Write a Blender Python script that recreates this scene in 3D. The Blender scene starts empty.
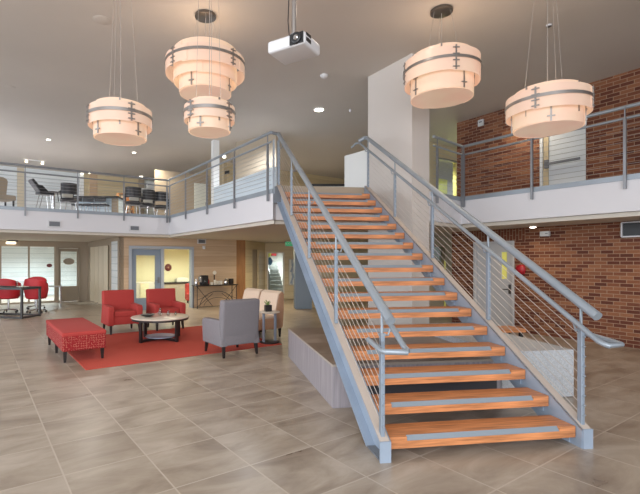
import bpy, bmesh, math, random
from mathutils import Vector, Matrix
random.seed(4)
C = bpy.context.scene.collection
PI = math.pi
# ---------------------------------------------------------------- camera model
F, U0, V0, H = 440.0, 270.0, 260.0, 1.677
def at(u, v, z=0.0):
    """place (x, y) on the level plane z that the photo shows at (u, v)"""
    y = F * (H - z) / (v - V0)
    return Vector(((u - U0) / F * y, y, z))
DX, DY = -.5575, .830      # depth axis of the building grid
D = Vector((DX, DY, 0)); E = Vector((DY, -DX, 0))
TH = math.atan2(-DX, DY)    # rotation of the grid

# ---------------------------------------------------------------- materials
MATS = {}
def mat(name, col=(.8,.8,.8), rough=.5, metal=0, emit=None, estr=1, noise=0, nscale=20, bump=0, stretch=(1,1,1), spec=.5, trans=None):
    m = bpy.data.materials.new(name); m.use_nodes = True
    nt = m.node_tree; b = nt.nodes['Principled BSDF']
    b.inputs['Base Color'].default_value = (*col, 1)
    b.inputs['Roughness'].default_value = rough
    b.inputs['Metallic'].default_value = metal
    b.inputs['Specular IOR Level'].default_value = spec
    if emit:
        b.inputs['Emission Color'].default_value = (*emit, 1); b.inputs['Emission Strength'].default_value = estr
    if noise or bump:
        tc = nt.nodes.new('ShaderNodeTexCoord'); mp = nt.nodes.new('ShaderNodeMapping')
        mp.inputs['Scale'].default_value = stretch
        n = nt.nodes.new('ShaderNodeTexNoise'); n.inputs['Scale'].default_value = nscale; n.inputs['Detail'].default_value = 5
        nt.links.new(tc.outputs['Object'], mp.inputs[0]); nt.links.new(mp.outputs[0], n.inputs['Vector'])
        if noise:
            r = nt.nodes.new('ShaderNodeValToRGB')
            r.color_ramp.elements[0].position = .3; r.color_ramp.elements[1].position = .7
            r.color_ramp.elements[0].color = (*[c*(1-noise) for c in col], 1)
            r.color_ramp.elements[1].color = (*[min(1, c*(1+noise)) for c in col], 1)
            nt.links.new(n.outputs['Fac'], r.inputs[0]); nt.links.new(r.outputs[0], b.inputs['Base Color'])
        if bump:
            bp = nt.nodes.new('ShaderNodeBump'); bp.inputs['Strength'].default_value = bump; bp.inputs['Distance'].default_value = .01
            nt.links.new(n.outputs['Fac'], bp.inputs['Height']); nt.links.new(bp.outputs[0], b.inputs['Normal'])
    MATS[name] = m
    return m

def glass_mat(name, tint=(.93,.97,.96)):
    m = bpy.data.materials.new(name); m.use_nodes = True; nt = m.node_tree; nt.nodes.clear()
    o = nt.nodes.new('ShaderNodeOutputMaterial'); mx = nt.nodes.new('ShaderNodeMixShader')
    t = nt.nodes.new('ShaderNodeBsdfTransparent'); t.inputs[0].default_value = (*tint, 1)
    g = nt.nodes.new('ShaderNodeBsdfGlossy'); g.inputs['Roughness'].default_value = .05
    mx.inputs[0].default_value = .05; nt.links.new(t.outputs[0], mx.inputs[1]); nt.links.new(g.outputs[0], mx.inputs[2])
    nt.links.new(mx.outputs[0], o.inputs[0]); MATS[name] = m; return m

def mathn(nt, op, a, b=None, c=None):
    n = nt.nodes.new('ShaderNodeMath'); n.operation = op
    for i, x in enumerate((a, b, c)):
        if x is None: continue
        if isinstance(x, (int, float)): n.inputs[i].default_value = x
        else: nt.links.new(x, n.inputs[i])
    return n.outputs[0]

def ramp(nt, fac, stops, interp='LINEAR'):
    r = nt.nodes.new('ShaderNodeValToRGB'); cr = r.color_ramp; cr.interpolation = interp
    while len(cr.elements) < len(stops): cr.elements.new(.5)
    for e, (p, c) in zip(cr.elements, stops): e.position = p; e.color = (*c, 1)
    nt.links.new(fac, r.inputs[0]); return r.outputs[0]

def mixc(nt, fac, a, b, mode='MIX'):
    n = nt.nodes.new('ShaderNodeMix'); n.data_type = 'RGBA'; n.blend_type = mode
    for s, x in ((n.inputs[0], fac), (n.inputs[6], a), (n.inputs[7], b)):
        if isinstance(x, (int, float)): s.default_value = x
        elif isinstance(x, tuple): s.default_value = (*x, 1)
        else: nt.links.new(x, s)
    return n.outputs[2]

def brick_mat(name, row=.072, w=.215, stops=None, vertical=False):
    m = bpy.data.materials.new(name); m.use_nodes = True; nt = m.node_tree; b = nt.nodes['Principled BSDF']
    tc = nt.nodes.new('ShaderNodeTexCoord'); sp = nt.nodes.new('ShaderNodeSeparateXYZ'); cb = nt.nodes.new('ShaderNodeCombineXYZ')
    nt.links.new(tc.outputs['Object'], sp.inputs[0])
    nt.links.new(sp.outputs[2 if vertical else 0], cb.inputs[0]); nt.links.new(sp.outputs[0 if vertical else 2], cb.inputs[1])
    br = nt.nodes.new('ShaderNodeTexBrick'); nt.links.new(cb.outputs[0], br.inputs['Vector'])
    br.inputs['Color1'].default_value = (0,0,0,1); br.inputs['Color2'].default_value = (1,1,1,1); br.inputs['Mortar'].default_value = (.5,.5,.5,1)
    br.inputs['Scale'].default_value = 1; br.inputs['Brick Width'].default_value = w; br.inputs['Row Height'].default_value = row
    br.inputs['Mortar Size'].default_value = row*.09; br.inputs['Mortar Smooth'].default_value = .3; br.inputs['Bias'].default_value = 0
    bw = nt.nodes.new('ShaderNodeRGBToBW'); nt.links.new(br.outputs['Color'], bw.inputs[0])
    col = ramp(nt, bw.outputs[0], stops or [(0,(.10,.024,.011)),(.36,(.14,.036,.016)),(.46,(.20,.070,.031)),(.64,(.29,.118,.055)),(.8,(.225,.078,.034)),(1,(.17,.052,.024))])
    no = nt.nodes.new('ShaderNodeTexNoise'); no.inputs['Scale'].default_value = 30; nt.links.new(tc.outputs['Object'], no.inputs['Vector'])
    col = mixc(nt, .25, col, ramp(nt, no.outputs['Fac'], [(.3,(.3,.3,.3)),(.7,(1,1,1))]), 'MULTIPLY')
    col = mixc(nt, br.outputs['Fac'], col, (.33,.215,.145))
    nt.links.new(col, b.inputs['Base Color']); b.inputs['Roughness'].default_value = .8
    bp = nt.nodes.new('ShaderNodeBump'); bp.invert = True; bp.inputs['Strength'].default_value = .5; bp.inputs['Distance'].default_value = .008
    nt.links.new(br.outputs['Fac'], bp.inputs['Height']); nt.links.new(bp.outputs[0], b.inputs['Normal'])
    MATS[name] = m; return m

def tile_mat(name, w, h, cols, grout, gs=.006, ox=0, oy=0, rough=.35, axes=(0,1), streak=(1,1,1), nsc=2.1):
    m = bpy.data.materials.new(name); m.use_nodes = True; nt = m.node_tree; b = nt.nodes['Principled BSDF']
    tc = nt.nodes.new('ShaderNodeTexCoord'); sp = nt.nodes.new('ShaderNodeSeparateXYZ'); cb = nt.nodes.new('ShaderNodeCombineXYZ')
    nt.links.new(tc.outputs['Object'], sp.inputs[0])
    nt.links.new(mathn(nt, 'ADD', sp.outputs[axes[0]], ox), cb.inputs[0]); nt.links.new(mathn(nt, 'ADD', sp.outputs[axes[1]], oy), cb.inputs[1])
    br = nt.nodes.new('ShaderNodeTexBrick'); br.offset = 0; nt.links.new(cb.outputs[0], br.inputs['Vector'])
    br.inputs['Color1'].default_value = (0,0,0,1); br.inputs['Color2'].default_value = (1,1,1,1)
    br.inputs['Scale'].default_value = 1; br.inputs['Brick Width'].default_value = w; br.inputs['Row Height'].default_value = h
    br.inputs['Mortar Size'].default_value = gs; br.inputs['Mortar Smooth'].default_value = .2
    mp = nt.nodes.new('ShaderNodeMapping'); mp.inputs['Scale'].default_value = streak; nt.links.new(tc.outputs['Object'], mp.inputs[0])
    n1 = nt.nodes.new('ShaderNodeTexNoise'); n1.inputs['Scale'].default_value = nsc; n1.inputs['Detail'].default_value = 8; n1.inputs['Roughness'].default_value = .62
    n1.inputs['Distortion'].default_value = .6
    # each tile samples its own patch of noise
    of = nt.nodes.new('ShaderNodeVectorMath'); of.operation = 'MULTIPLY_ADD'
    nt.links.new(br.outputs['Color'], of.inputs[0]); of.inputs[1].default_value = (7,7,7); nt.links.new(mp.outputs[0], of.inputs[2])
    nt.links.new(of.outputs[0], n1.inputs['Vector'])
    bw = nt.nodes.new('ShaderNodeRGBToBW'); nt.links.new(br.outputs['Color'], bw.inputs[0])
    f = mathn(nt, 'ADD', mathn(nt, 'MULTIPLY', n1.outputs['Fac'], .92), mathn(nt, 'MULTIPLY', bw.outputs[0], .08))
    col = ramp(nt, f, [(.3, cols[0]), (.5, cols[1]), (.7, cols[2])])
    col = mixc(nt, br.outputs['Fac'], col, grout)
    nt.links.new(col, b.inputs['Base Color']); b.inputs['Roughness'].default_value = rough
    rr = mathn(nt, 'ADD', mathn(nt, 'MULTIPLY', n1.outputs['Fac'], .25), rough - .1); nt.links.new(rr, b.inputs['Roughness'])
    bp = nt.nodes.new('ShaderNodeBump'); bp.invert = True; bp.inputs['Strength'].default_value = .3; bp.inputs['Distance'].default_value = .003
    nt.links.new(br.outputs['Fac'], bp.inputs['Height']); nt.links.new(bp.outputs[0], b.inputs['Normal'])
    MATS[name] = m; return m

def board_mat(name, cols, board=.2, rough=.45, gap=(.3,.2,.12), grain=(.6,12,12), gw=.02):
    """horizontal boards stacked in z, with grain along x"""
    m = bpy.data.materials.new(name); m.use_nodes = True; nt = m.node_tree; b = nt.nodes['Principled BSDF']
    tc = nt.nodes.new('ShaderNodeTexCoord'); sp = nt.nodes.new('ShaderNodeSeparateXYZ'); nt.links.new(tc.outputs['Object'], sp.inputs[0])
    mp = nt.nodes.new('ShaderNodeMapping'); mp.inputs['Scale'].default_value = grain; nt.links.new(tc.outputs['Object'], mp.inputs[0])
    n1 = nt.nodes.new('ShaderNodeTexNoise'); n1.inputs['Scale'].default_value = 1.5; n1.inputs['Detail'].default_value = 6; nt.links.new(mp.outputs[0], n1.inputs['Vector'])
    zz = mathn(nt, 'DIVIDE', sp.outputs[2], board); fl = mathn(nt, 'FLOOR', zz)
    wn = nt.nodes.new('ShaderNodeTexWhiteNoise'); wn.noise_dimensions = '1D'; nt.links.new(fl, wn.inputs['W'])
    f = mathn(nt, 'ADD', mathn(nt, 'MULTIPLY', n1.outputs['Fac'], .7), mathn(nt, 'MULTIPLY', wn.outputs['Value'], .3))
    col = ramp(nt, f, [(.3, cols[0]), (.5, cols[1]), (.7, cols[2])])
    g = mathn(nt, 'LESS_THAN', mathn(nt, 'FRACT', zz), gw/board*1.0)
    col = mixc(nt, g, col, gap)
    nt.links.new(col, b.inputs['Base Color']); b.inputs['Roughness'].default_value = rough
    MATS[name] = m; return m

def fabric_dots(name, base, dot, scale=14):
    """woven fabric with a printed pattern of small rings"""
    m = bpy.data.materials.new(name); m.use_nodes = True; nt = m.node_tree; b = nt.nodes['Principled BSDF']
    tc = nt.nodes.new('ShaderNodeTexCoord'); v = nt.nodes.new('ShaderNodeTexVoronoi'); v.inputs['Scale'].default_value = scale
    v.inputs['Randomness'].default_value = .35; v.feature = 'DISTANCE_TO_EDGE'
    nt.links.new(tc.outputs['Object'], v.inputs['Vector'])
    n = nt.nodes.new('ShaderNodeTexNoise'); n.inputs['Scale'].default_value = 60; nt.links.new(tc.outputs['Object'], n.inputs['Vector'])
    g = mathn(nt, 'LESS_THAN', v.outputs['Distance'], .06)
    g = mathn(nt, 'MULTIPLY', g, mathn(nt, 'GREATER_THAN', n.outputs['Fac'], .48))
    nt.links.new(mixc(nt, g, base, dot), b.inputs['Base Color']); b.inputs['Roughness'].default_value = .9
    MATS[name] = m; return m

mat('steel', (.33,.40,.50), .42, .25, noise=.08, nscale=3)
mat('post_steel', (.26,.31,.375), .42, .3)
mat('rail_steel', (.30,.34,.385), .4, .35, noise=.05, nscale=3)
mat('dark_rail', (.25,.26,.28), .4, .5)
mat('cable', (.62,.58,.55), .35, .6)
mat('wire', (.40,.36,.33), .5, .2)
mat('cable_dark', (.34,.34,.34), .4, .6)
mat('stringer_cap', (.50,.43,.38), .5, .1)
mat('timber', (.54,.215,.085), .42, noise=.42, nscale=2.6, stretch=(1,16,16), bump=.05)
mat('grip', (.25,.29,.33), .6, .2)
mat('white_paint', (.62,.61,.64), .6)
mat('fascia_white', (.66,.655,.685), .55)
mat('fascia_warm', (.66,.61,.60), .55)
mat('column_paint', (.62,.58,.55), .6)
mat('ceiling_paint', (.54,.495,.45), .7, noise=.05, nscale=.4)
mat('soffit_paint', (.60,.55,.48), .7)
mat('tan_wall', (.50,.41,.27), .6)
mat('taupe', (.40,.33,.25), .6)
mat('taupe_frame', (.33,.27,.20), .5)
mat('blue_frame', (.36,.40,.46), .45)
mat('blue_door', (.20,.25,.32), .45)
mat('yellow_wall', (.80,.74,.50), .6)
mat('white_wall', (.78,.80,.80), .6)
mat('shade_dark', (.06,.056,.065), .6)  # near-black tone for the shade painted under the stair
mat('mesh_metal', (.50,.52,.55), .5, .2, noise=.2, nscale=70)
mat('blue_column', (.16,.20,.25), .5)
mat('brown_wood', (.30,.14,.05), .4, noise=.2, nscale=3, stretch=(8,8,.7))
mat('red_fabric', (.42,.045,.038), .85, noise=.12, nscale=120, bump=.1)
mat('red_chair', (.50,.02,.03), .5)
mat('red_rug', (.50,.068,.042), .95, noise=.22, nscale=90, bump=.5)
mat('grey_fabric', (.20,.185,.20), .9, noise=.15, nscale=140, bump=.15)
mat('beige_fabric', (.72,.56,.43), .8, noise=.06, nscale=60)
mat('rust_fabric', (.44,.25,.15), .8, noise=.1, nscale=60)
mat('black_wood', (.018,.013,.013), .35)
mat('dark_frame', (.05,.045,.045), .4)
mat('black', (.012,.012,.014), .4)
mat('black_leather', (.03,.03,.035), .35)
mat('chrome', (.6,.6,.62), .2, 1)
mat('band_metal', (.36,.34,.33), .3, .8)
mat('nickel', (.16,.15,.14), .3, .9)
mat('white_plastic', (.62,.62,.64), .4)
mat('vent_grey', (.16,.17,.19), .5)
mat('stone_top', (.70,.62,.52), .25, noise=.06, nscale=8)
mat('cream', (.7,.66,.58), .4)
mat('red_sign', (.35,.01,.02), .4)
mat('dark_red', (.13,.02,.02), .4)
mat('leaf', (.14,.24,.05), .6)
mat('door_grey', (.52,.52,.53), .5)
mat('door_white', (.60,.64,.68), .5)
mat('exit_green', (.02,.30,.12), .5, emit=(.03,.5,.2), estr=.25)
mat('lamp_glow', (1,.95,.85), .5, emit=(1,.92,.75), estr=7)
mat('soft_glow', (1,.9,.7), .5, emit=(1,.86,.62), estr=2.6)
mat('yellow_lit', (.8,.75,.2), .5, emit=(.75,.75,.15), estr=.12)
mat('lime_wall', (.55,.54,.16), .6)
mat('olive', (.30,.30,.06), .5)
mat('blind', (.62,.55,.42), .6)
mat('ledge', (.5,.45,.38), .6)
mat('pale_art', (.7,.72,.66), .5)
mat('blue_art', (.05,.22,.55), .5)
mat('platform_side', (.31,.285,.31), .5, noise=.2, nscale=3, stretch=(9,9,.5))
mat('carpet_step', (.28,.30,.30), .9)
glass_mat('glass')
glass_mat('sparkle_glass', (.85,.87,.85))
brick_mat('brick')
brick_mat('brick_upper', .086, .262)
brick_mat('brick_soldier', .072, .215, stops=[(0,(.13,.035,.015)),(1,(.17,.05,.02))], vertical=True)
tile_mat('floor_tile', .647, .665, [(.215,.165,.125),(.345,.285,.225),(.47,.405,.34)], (.46,.395,.33), .007, ox=-.645+.647*20, oy=-3.75+.665*20, rough=.30, streak=(.6,1.5,1))
tile_mat('platform_top', .647, .665, [(.22,.16,.12),(.30,.23,.18),(.40,.33,.27)], (.40,.35,.30), .006, rough=.35)
board_mat('wood_wall', [(.44,.31,.20),(.52,.375,.25),(.58,.43,.30)], .36, gap=(.38,.26,.17), gw=.01)
board_mat('wood_light', [(.56,.46,.29),(.61,.51,.33),(.66,.56,.37)], .3, gap=(.46,.37,.22), gw=.012)
board_mat('siding', [(.66,.71,.73),(.72,.76,.78),(.78,.81,.82)], .22, gap=(.48,.55,.58), gw=.02)
board_mat('panel_blue', [(.48,.60,.70),(.64,.73,.80),(.74,.81,.86)], .5, gap=(.5,.6,.66), gw=.01)
fabric_dots('red_pattern', (.27,.008,.012), (.50,.22,.15), 26)

def shade_mat(name, c0=(1,.55,.38), c1=(1,.68,.46), e=.5):
    m = bpy.data.materials.new(name); m.use_nodes = True; nt = m.node_tree; b = nt.nodes['Principled BSDF']
    b.inputs['Base Color'].default_value = (.52,.40,.33,1); b.inputs['Roughness'].default_value = .3
    tc = nt.nodes.new('ShaderNodeTexCoord'); n = nt.nodes.new('ShaderNodeTexNoise'); n.inputs['Scale'].default_value = 2.2
    nt.links.new(tc.outputs['Object'], n.inputs['Vector'])
    c = ramp(nt, n.outputs['Fac'], [(.35,c0),(.62,c1)])
    nt.links.new(c, b.inputs['Emission Color']); b.inputs['Emission Strength'].default_value = e
    MATS[name] = m; return m
shade_mat('shade', e=.25)
shade_mat('shade_inner', (1,.58,.38), (1,.70,.42), .29)

# ---------------------------------------------------------------- mesh builder
class MB:
    def __init__(s): s.bm = bmesh.new()
    def box(s, c, d, rz=0, bev=0, seg=2, rx=0, taper=None):
        r = bmesh.ops.create_cube(s.bm, size=1); vs = r['verts']
        for v in vs:
            k = 1
            if taper and v.co.z < 0: k = taper
            v.co = Vector((v.co.x*d[0]*k, v.co.y*d[1]*k, v.co.z*d[2]))
        if bev:
            es = list({e for v in vs for e in v.link_edges})
            g = bmesh.ops.bevel(s.bm, geom=es, offset=min(bev, min(d)*.45), segments=seg, affect='EDGES', profile=.6)
            vs = list({v for f in g['faces'] for v in f.verts} | {v for v in vs if v.is_valid})
        M = Matrix.Translation(c) @ Matrix.Rotation(rz, 4, 'Z') @ Matrix.Rotation(rx, 4, 'X')
        bmesh.ops.transform(s.bm, matrix=M, verts=vs)
        return s
    def prism(s, pts, axis, a, b):
        """polygon pts (2D) extruded along axis from a to b; the 2D coords fill the other two axes in order"""
        def P(p, w):
            return {'x': (w, p[0], p[1]), 'y': (p[0], w, p[1]), 'z': (p[0], p[1], w)}[axis]
        A = [s.bm.verts.new(P(p, a)) for p in pts]; B = [s.bm.verts.new(P(p, b)) for p in pts]
        s.bm.faces.new(A); s.bm.faces.new(B[::-1]); n = len(pts)
        for i in range(n): s.bm.faces.new((A[i], B[i], B[(i+1)%n], A[(i+1)%n]))
        bmesh.ops.recalc_face_normals(s.bm, faces=s.bm.faces[:])
        return s
    def tube(s, pts, r, n=10, closed=False):
        pts = [Vector(p) for p in pts]; rings = []
        m = len(pts)
        for i, p in enumerate(pts):
            if closed: t = (pts[(i+1)%m]-pts[i-1]).normalized()
            elif i == 0: t = (pts[1]-p).normalized()
            elif i == m-1: t = (p-pts[-2]).normalized()
            else: t = ((pts[i+1]-p).normalized()+(p-pts[i-1]).normalized()).normalized()
            up = Vector((0,0,1)) if abs(t.z) < .95 else Vector((1,0,0))
            a = t.cross(up).normalized(); b = t.cross(a).normalized()
            rings.append([s.bm.verts.new(p + r*(math.cos(2*PI*k/n)*a + math.sin(2*PI*k/n)*b)) for k in range(n)])
        R = range(m) if closed else range(m-1)
        for i in R:
            q = rings[(i+1)%m]
            for k in range(n): s.bm.faces.new((rings[i][k], rings[i][(k+1)%n], q[(k+1)%n], q[k]))
        if not closed: s.bm.faces.new(rings[0][::-1]); s.bm.faces.new(rings[-1])
        return s
    def lathe(s, prof, c=(0,0,0), n=32, cap=True):
        rings = [[s.bm.verts.new((c[0]+r*math.cos(2*PI*k/n), c[1]+r*math.sin(2*PI*k/n), c[2]+z)) for k in range(n)] for r, z in prof]
        for a, b in zip(rings, rings[1:]):
            for k in range(n): s.bm.faces.new((a[k], a[(k+1)%n], b[(k+1)%n], b[k]))
        if cap: s.bm.faces.new(rings[0][::-1]); s.bm.faces.new(rings[-1])
        return s
    def band(s, r, z0, z1, a0, a1, t=.006, n=20):
        """curved strip of a cylinder wall between two angles"""
        g = []
        for i in range(n+1):
            a = a0+(a1-a0)*i/n; ca, sa = math.cos(a), math.sin(a)
            g.append([s.bm.verts.new((q*ca, q*sa, z)) for q, z in ((r,z0),(r,z1),(r-t,z1),(r-t,z0))])
        for a, b in zip(g, g[1:]):
            for k in range(4): s.bm.faces.new((a[k], b[k], b[(k+1)%4], a[(k+1)%4]))
        s.bm.faces.new(g[0]); s.bm.faces.new(g[-1][::-1])
        return s
    def build(s, name, m, parent=None, smooth=False, loc=None, rz=0, kind=None):
        bmesh.ops.recalc_face_normals(s.bm, faces=s.bm.faces[:])
        me = bpy.data.meshes.new(name); s.bm.to_mesh(me); s.bm.free()
        me.materials.append(MATS[m] if isinstance(m, str) else m)
        if smooth:
            for p in me.polygons: p.use_smooth = True
            try: me.set_sharp_from_angle(angle=math.radians(40))
            except Exception: pass
        o = bpy.data.objects.new(name, me); C.objects.link(o)
        if parent: o.parent = parent
        if loc is not None: o.location = loc
        o.rotation_euler = (0,0,rz)
        if kind: o['kind'] = kind
        return o

def tag(o, label, cat, group=None):
    o['label'] = label; o['category'] = cat
    if group: o['group'] = group
    return o
def thing(name, label, cat, loc=(0,0,0), rz=0, group=None):
    o = bpy.data.objects.new(name, None); C.objects.link(o); o.empty_display_size = .1
    o.location = loc; o.rotation_euler = (0,0,rz)
    return tag(o, label, cat, group)
def clone(src, loc, rz=0, label=None, group=None):
    def rec(o, par):
        c = o.copy(); C.objects.link(c); c.parent = par
        for ch in o.children: rec(ch, c)
        return c
    r = rec(src, None); r.location = loc; r.rotation_euler = (0,0,rz)
    if label: r['label'] = label
    if group: r['group'] = group
    return r
def struct(name, mb, m, loc=None, rz=0, smooth=False):
    return mb.build(name, m, None, smooth, loc, rz, 'structure')

# ---------------------------------------------------------------- walls
class Wall:
    """straight wall from a to b; local x along it, +y to its left"""
    def __init__(s, a, b):
        s.a = Vector((a[0], a[1], 0)); s.b = Vector((b[0], b[1], 0)); d = s.b-s.a
        s.L = d.length; s.d = d.normalized(); s.n = Vector((-s.d.y, s.d.x, 0)); s.rz = math.atan2(d.y, d.x)
    def s_u(s, u):
        k = (u-U0)/F
        return (k*s.a.y - s.a.x)/(s.d.x - k*s.d.y)
    def z_v(s, t, v):
        return H + (V0-v)*(s.a.y+s.d.y*t)/F
    def p(s, t, off=0, z=0):
        q = s.a + s.d*t + s.n*off; return Vector((q.x, q.y, z))
    def make(s, name, m, z0, z1, th=.15, holes=()):
        xs = sorted({0, s.L, *[h[0] for h in holes], *[h[1] for h in holes]}); zs = sorted({z0, z1, *[h[2] for h in holes], *[h[3] for h in holes]})
        mb = MB()
        for x0, x1 in zip(xs, xs[1:]):
            run = None
            for q0, q1 in zip(zs, zs[1:]):
                cx, cz = (x0+x1)/2, (q0+q1)/2
                if any(h[0] < cx < h[1] and h[2] < cz < h[3] for h in holes):
                    if run: mb.box(((x0+x1)/2, th/2, (run[0]+run[1])/2), (x1-x0, abs(th), run[1]-run[0])); run = None
                else: run = [run[0], q1] if run else [q0, q1]
            if run: mb.box(((x0+x1)/2, th/2, (run[0]+run[1])/2), (x1-x0, abs(th), run[1]-run[0]))
        return struct(name, mb, m, s.a, s.rz)

ZS0, ZS1, ZS2 = 2.50, 3.12, 2.42        # slab underside, second floor, soffit
ZC = 5.90
# floor
mb = MB(); mb.box((0,0,-.1), (60,60,.2)); struct('floor', mb, 'floor_tile', (0,8,0), TH)
# main ceiling
mb = MB(); mb.prism([(-16,-4),(15,-4),(15,34),(-16,34)], 'z', ZC, ZC+.2); struct('ceiling', mb, 'ceiling_paint')

# atrium edge of the second floor
K = Vector((-3.28, 14.3, 0)); K0 = K - E*13
L = Vector((.06, 8.90, 0))
# stairs frame
O = Vector((1.0, 3.714, 0)); PHI = math.atan2(.1439, .9896)
SX = Vector((math.cos(PHI), math.sin(PHI), 0)); SY = Vector((-math.sin(PHI), math.cos(PHI), 0))
R_, G_, W_ = .178, .3147, 1.778
def st(x, y, z=0): q = O+SX*x+SY*y; return Vector((q.x, q.y, z))
YT = 17*G_
SL = st(-.11, YT+.03); SR = st(W_+.12, YT+.02)
colA = Vector((2.26, 10.15, 0)); colB = Vector((2.90, 8.98, 0))
colE = (colB-colA).normalized(); colN = Vector((-colE.y, colE.x, 0))  # points to the right/back
colC = colB + colN*.50; colD = colA + colN*.50
M_ = Vector((4.384, 10.1, 0)); R0 = M_ - Vector((-.531, .847, 0))*11
back = [(15, 34), (-16, 34)]
def slab_poly(off=0):
    return [K0, K, L, SL, SR, colA, colD, colC, M_, R0]
poly = [(p.x, p.y) for p in slab_poly()] + [(15, R0.y), (15, 30), (-16, 30)]
mb = MB(); mb.prism(poly, 'z', ZS0, ZS1); struct('floor_upper', mb, 'fascia_white')
lp = [SL, SR, SR+SY*1.4, SL+SY*1.4]
mb = MB(); mb.prism([(p.x, p.y) for p in lp], 'z', ZS1, 3.20); struct('floor_landing', mb, 'taupe')
# soffit (lower ceiling under the slab)
def inset(p, q, d):   # shift a segment to the slab side
    t = (q-p).normalized(); n = Vector((-t.y, t.x, 0)); return p+n*d, q+n*d
sp = [K0+D*.1, K+D*.1+E*.06, L+E*.08+D*.08, SL+SY*.1, SR+SY*.1, colA+Vector((.1,.3,0)), colD+Vector((0,.1,0)), colC+Vector((.1,.1,0)), M_+D*.1+E*.1, R0+E*.1]
spoly = [(p.x, p.y) for p in sp] + [(14.9, R0.y), (14.9, 29.9), (-15.9, 29.9)]
mb = MB(); mb.prism(spoly, 'z', ZS2, ZS0-.002); struct('ceiling_lower', mb, 'soffit_paint')
# metal edge trim on the balcony edge
def edge_trim(name, p, q):
    w = Wall(p, q); mb = MB(); mb.box((w.L/2, .0, ZS1-.045), (w.L, .04, .09)); struct(name, mb, 'rail_steel', w.a, w.rz)
edge_trim('trim_1', K0, K); edge_trim('trim_2', K, L); edge_trim('trim_3', M_, R0)
edge_trim('trim_4', colC+Vector((.05,.03,0)), M_)

# column
w = Wall(colA, colB)
mb = MB(); mb.box((w.L/2, .25, ZC/2), (w.L, .5, ZC)); struct('wall_center', mb, 'column_paint', w.a, w.rz)

# ---------------------------------------------------------------- lower brick wall (right)
LW = Wall(Vector((6.83, 8.51, 0))+Vector((-.5145, .8575, 0))*3.815, Vector((6.83, 8.51, 0))-Vector((-.5145, .8575, 0))*9)
dS0, dS1 = LW.s_u(474), LW.s_u(514.5)
LW.make('wall_right', 'brick', 0, ZS2, .2, [(dS0, dS1, 0, 2.13)])
# upper brick wall
UW = Wall(Vector((5.76, 13.56, 0)), Vector((5.76, 13.56, 0))-Vector((-.5203, .854, 0))*14)
uS0, uS1 = UW.s_u(540), UW.s_u(586)
uz0, uz1 = ZS1, 5.35
UW.make('wall_upper_right', 'brick_upper', ZS1, ZC, .2, [(uS0, uS1, uz0, uz1)])
# lower door
def door_frame(wall, s0, s1, z0, z1, m, name='door_frame', parent=None, wd=.06, dp=.2, off=.08):
    mb = MB()
    mb.box((s0+wd/2, off, (z0+z1)/2), (wd, dp, z1-z0)); mb.box((s1-wd/2, off, (z0+z1)/2), (wd, dp, z1-z0)); mb.box(((s0+s1)/2, off, z1-wd/2), (s1-s0-2*wd, dp, wd))
    o = mb.build(name, m, parent, False, wall.a if not parent else None, wall.rz if not parent else 0)
    return o
d = door_frame(LW, dS0, dS1, 0, 2.13, 'door_grey', 'door_1', wd=.055, dp=.22, off=.08); d['kind'] = 'structure'
mb = MB(); s0, s1 = dS0+.06, dS1-.06; zl0, zl1 = LW.z_v(LW.s_u(503), 279), LW.z_v(LW.s_u(503), 252)
gl0, gl1 = LW.s_u(500.5), LW.s_u(506)
for a, b, q0, q1 in ((s0, gl0, .01, 2.07), (gl1, s1, .01, 2.07), (gl0, gl1, .01, zl0), (gl0, gl1, zl1, 2.07)):
    mb.box(((a+b)/2, .06, (q0+q1)/2), (b-a, .045, q1-q0))
mb.build('door_leaf', 'door_grey', d)
MB().box(((gl0+gl1)/2, .07, (zl0+zl1)/2), (gl1-gl0, .01, zl1-zl0)).build('door_pane', 'yellow_lit', d)
hz = .98; hs = LW.s_u(509)
MB().box((hs, .03, hz), (.06, .015, .22), bev=.005).tube([(hs,.02,hz),(hs,-.04,hz),(hs-.13,-.04,hz)], .011).build('door_handle', 'nickel', d)
# soldier course lintel
mb = MB(); mb.box(((dS0+dS1)/2, -.004, 2.275), (dS1-dS0+.5, .01, .28)); struct('trim_5', mb, 'brick_soldier', LW.a, LW.rz)
# upper door with crash bar
d = door_frame(UW, uS0, uS1, uz0, uz1, 'door_white', 'door_2', wd=.07, off=.08); d['kind'] = 'structure'
mb = MB(); mb.box(((uS0+uS1)/2+.05, .06, (uz0+uz1)/2), (uS1-uS0-.24, .05, uz1-uz0-.08)); mb.build('door_leaf', 'door_white', d)
mb = MB(); mb.box((uS0+.13, .05, (uz0+uz1)/2), (.14, .08, uz1-uz0-.08)); mb.build('door_jamb', 'tan_wall', d)
zb = ZS1+1.02
MB().box(((uS0+uS1)/2, -.03, zb), ((uS1-uS0)*.78, .05, .06), bev=.01).box((uS0+.17, -.02, zb), (.09, .07, .22), bev=.01).build('door_handle', 'vent_grey', d)
# continuing right side wall beyond the brick end (lower level)
BW = Wall((3.8, 13.2), (7.5, 15.65))
g0, g1 = BW.s_u(436), BW.s_u(445)
BW.make('wall_back_lower', 'tan_wall', 0, ZS2, .15, [(g0-.25, g1, .9, BW.z_v(g1, 247))])
mb = MB(); zt = BW.z_v(g1, 247)
mb.box(((g0+g1)/2-.12, .1, (0.9+zt)/2), (g1-g0+.25, .02, zt-.9)); struct('window_1', mb, 'glass', BW.a, BW.rz)
mb = MB()
for i in range(14):
    x, z = g0-.2+random.random()*(g1-g0+.2), .6+random.random()*.9
    mb.box((x, .5+random.random()*.3, z), (.02+random.random()*.1, .1, .3+.3*random.random()), rz=random.random())
tag(mb.build('green_hedge', 'olive', None, False, BW.a, BW.rz), 'green shrub seen through the lower window at the end of the brick wall', 'shrub')
MB().box((g1-.02, -.01, .9), (.05, .03, 1.5)).build('window_frame', 'yellow_lit', bpy.data.objects['window_1'])
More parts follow.
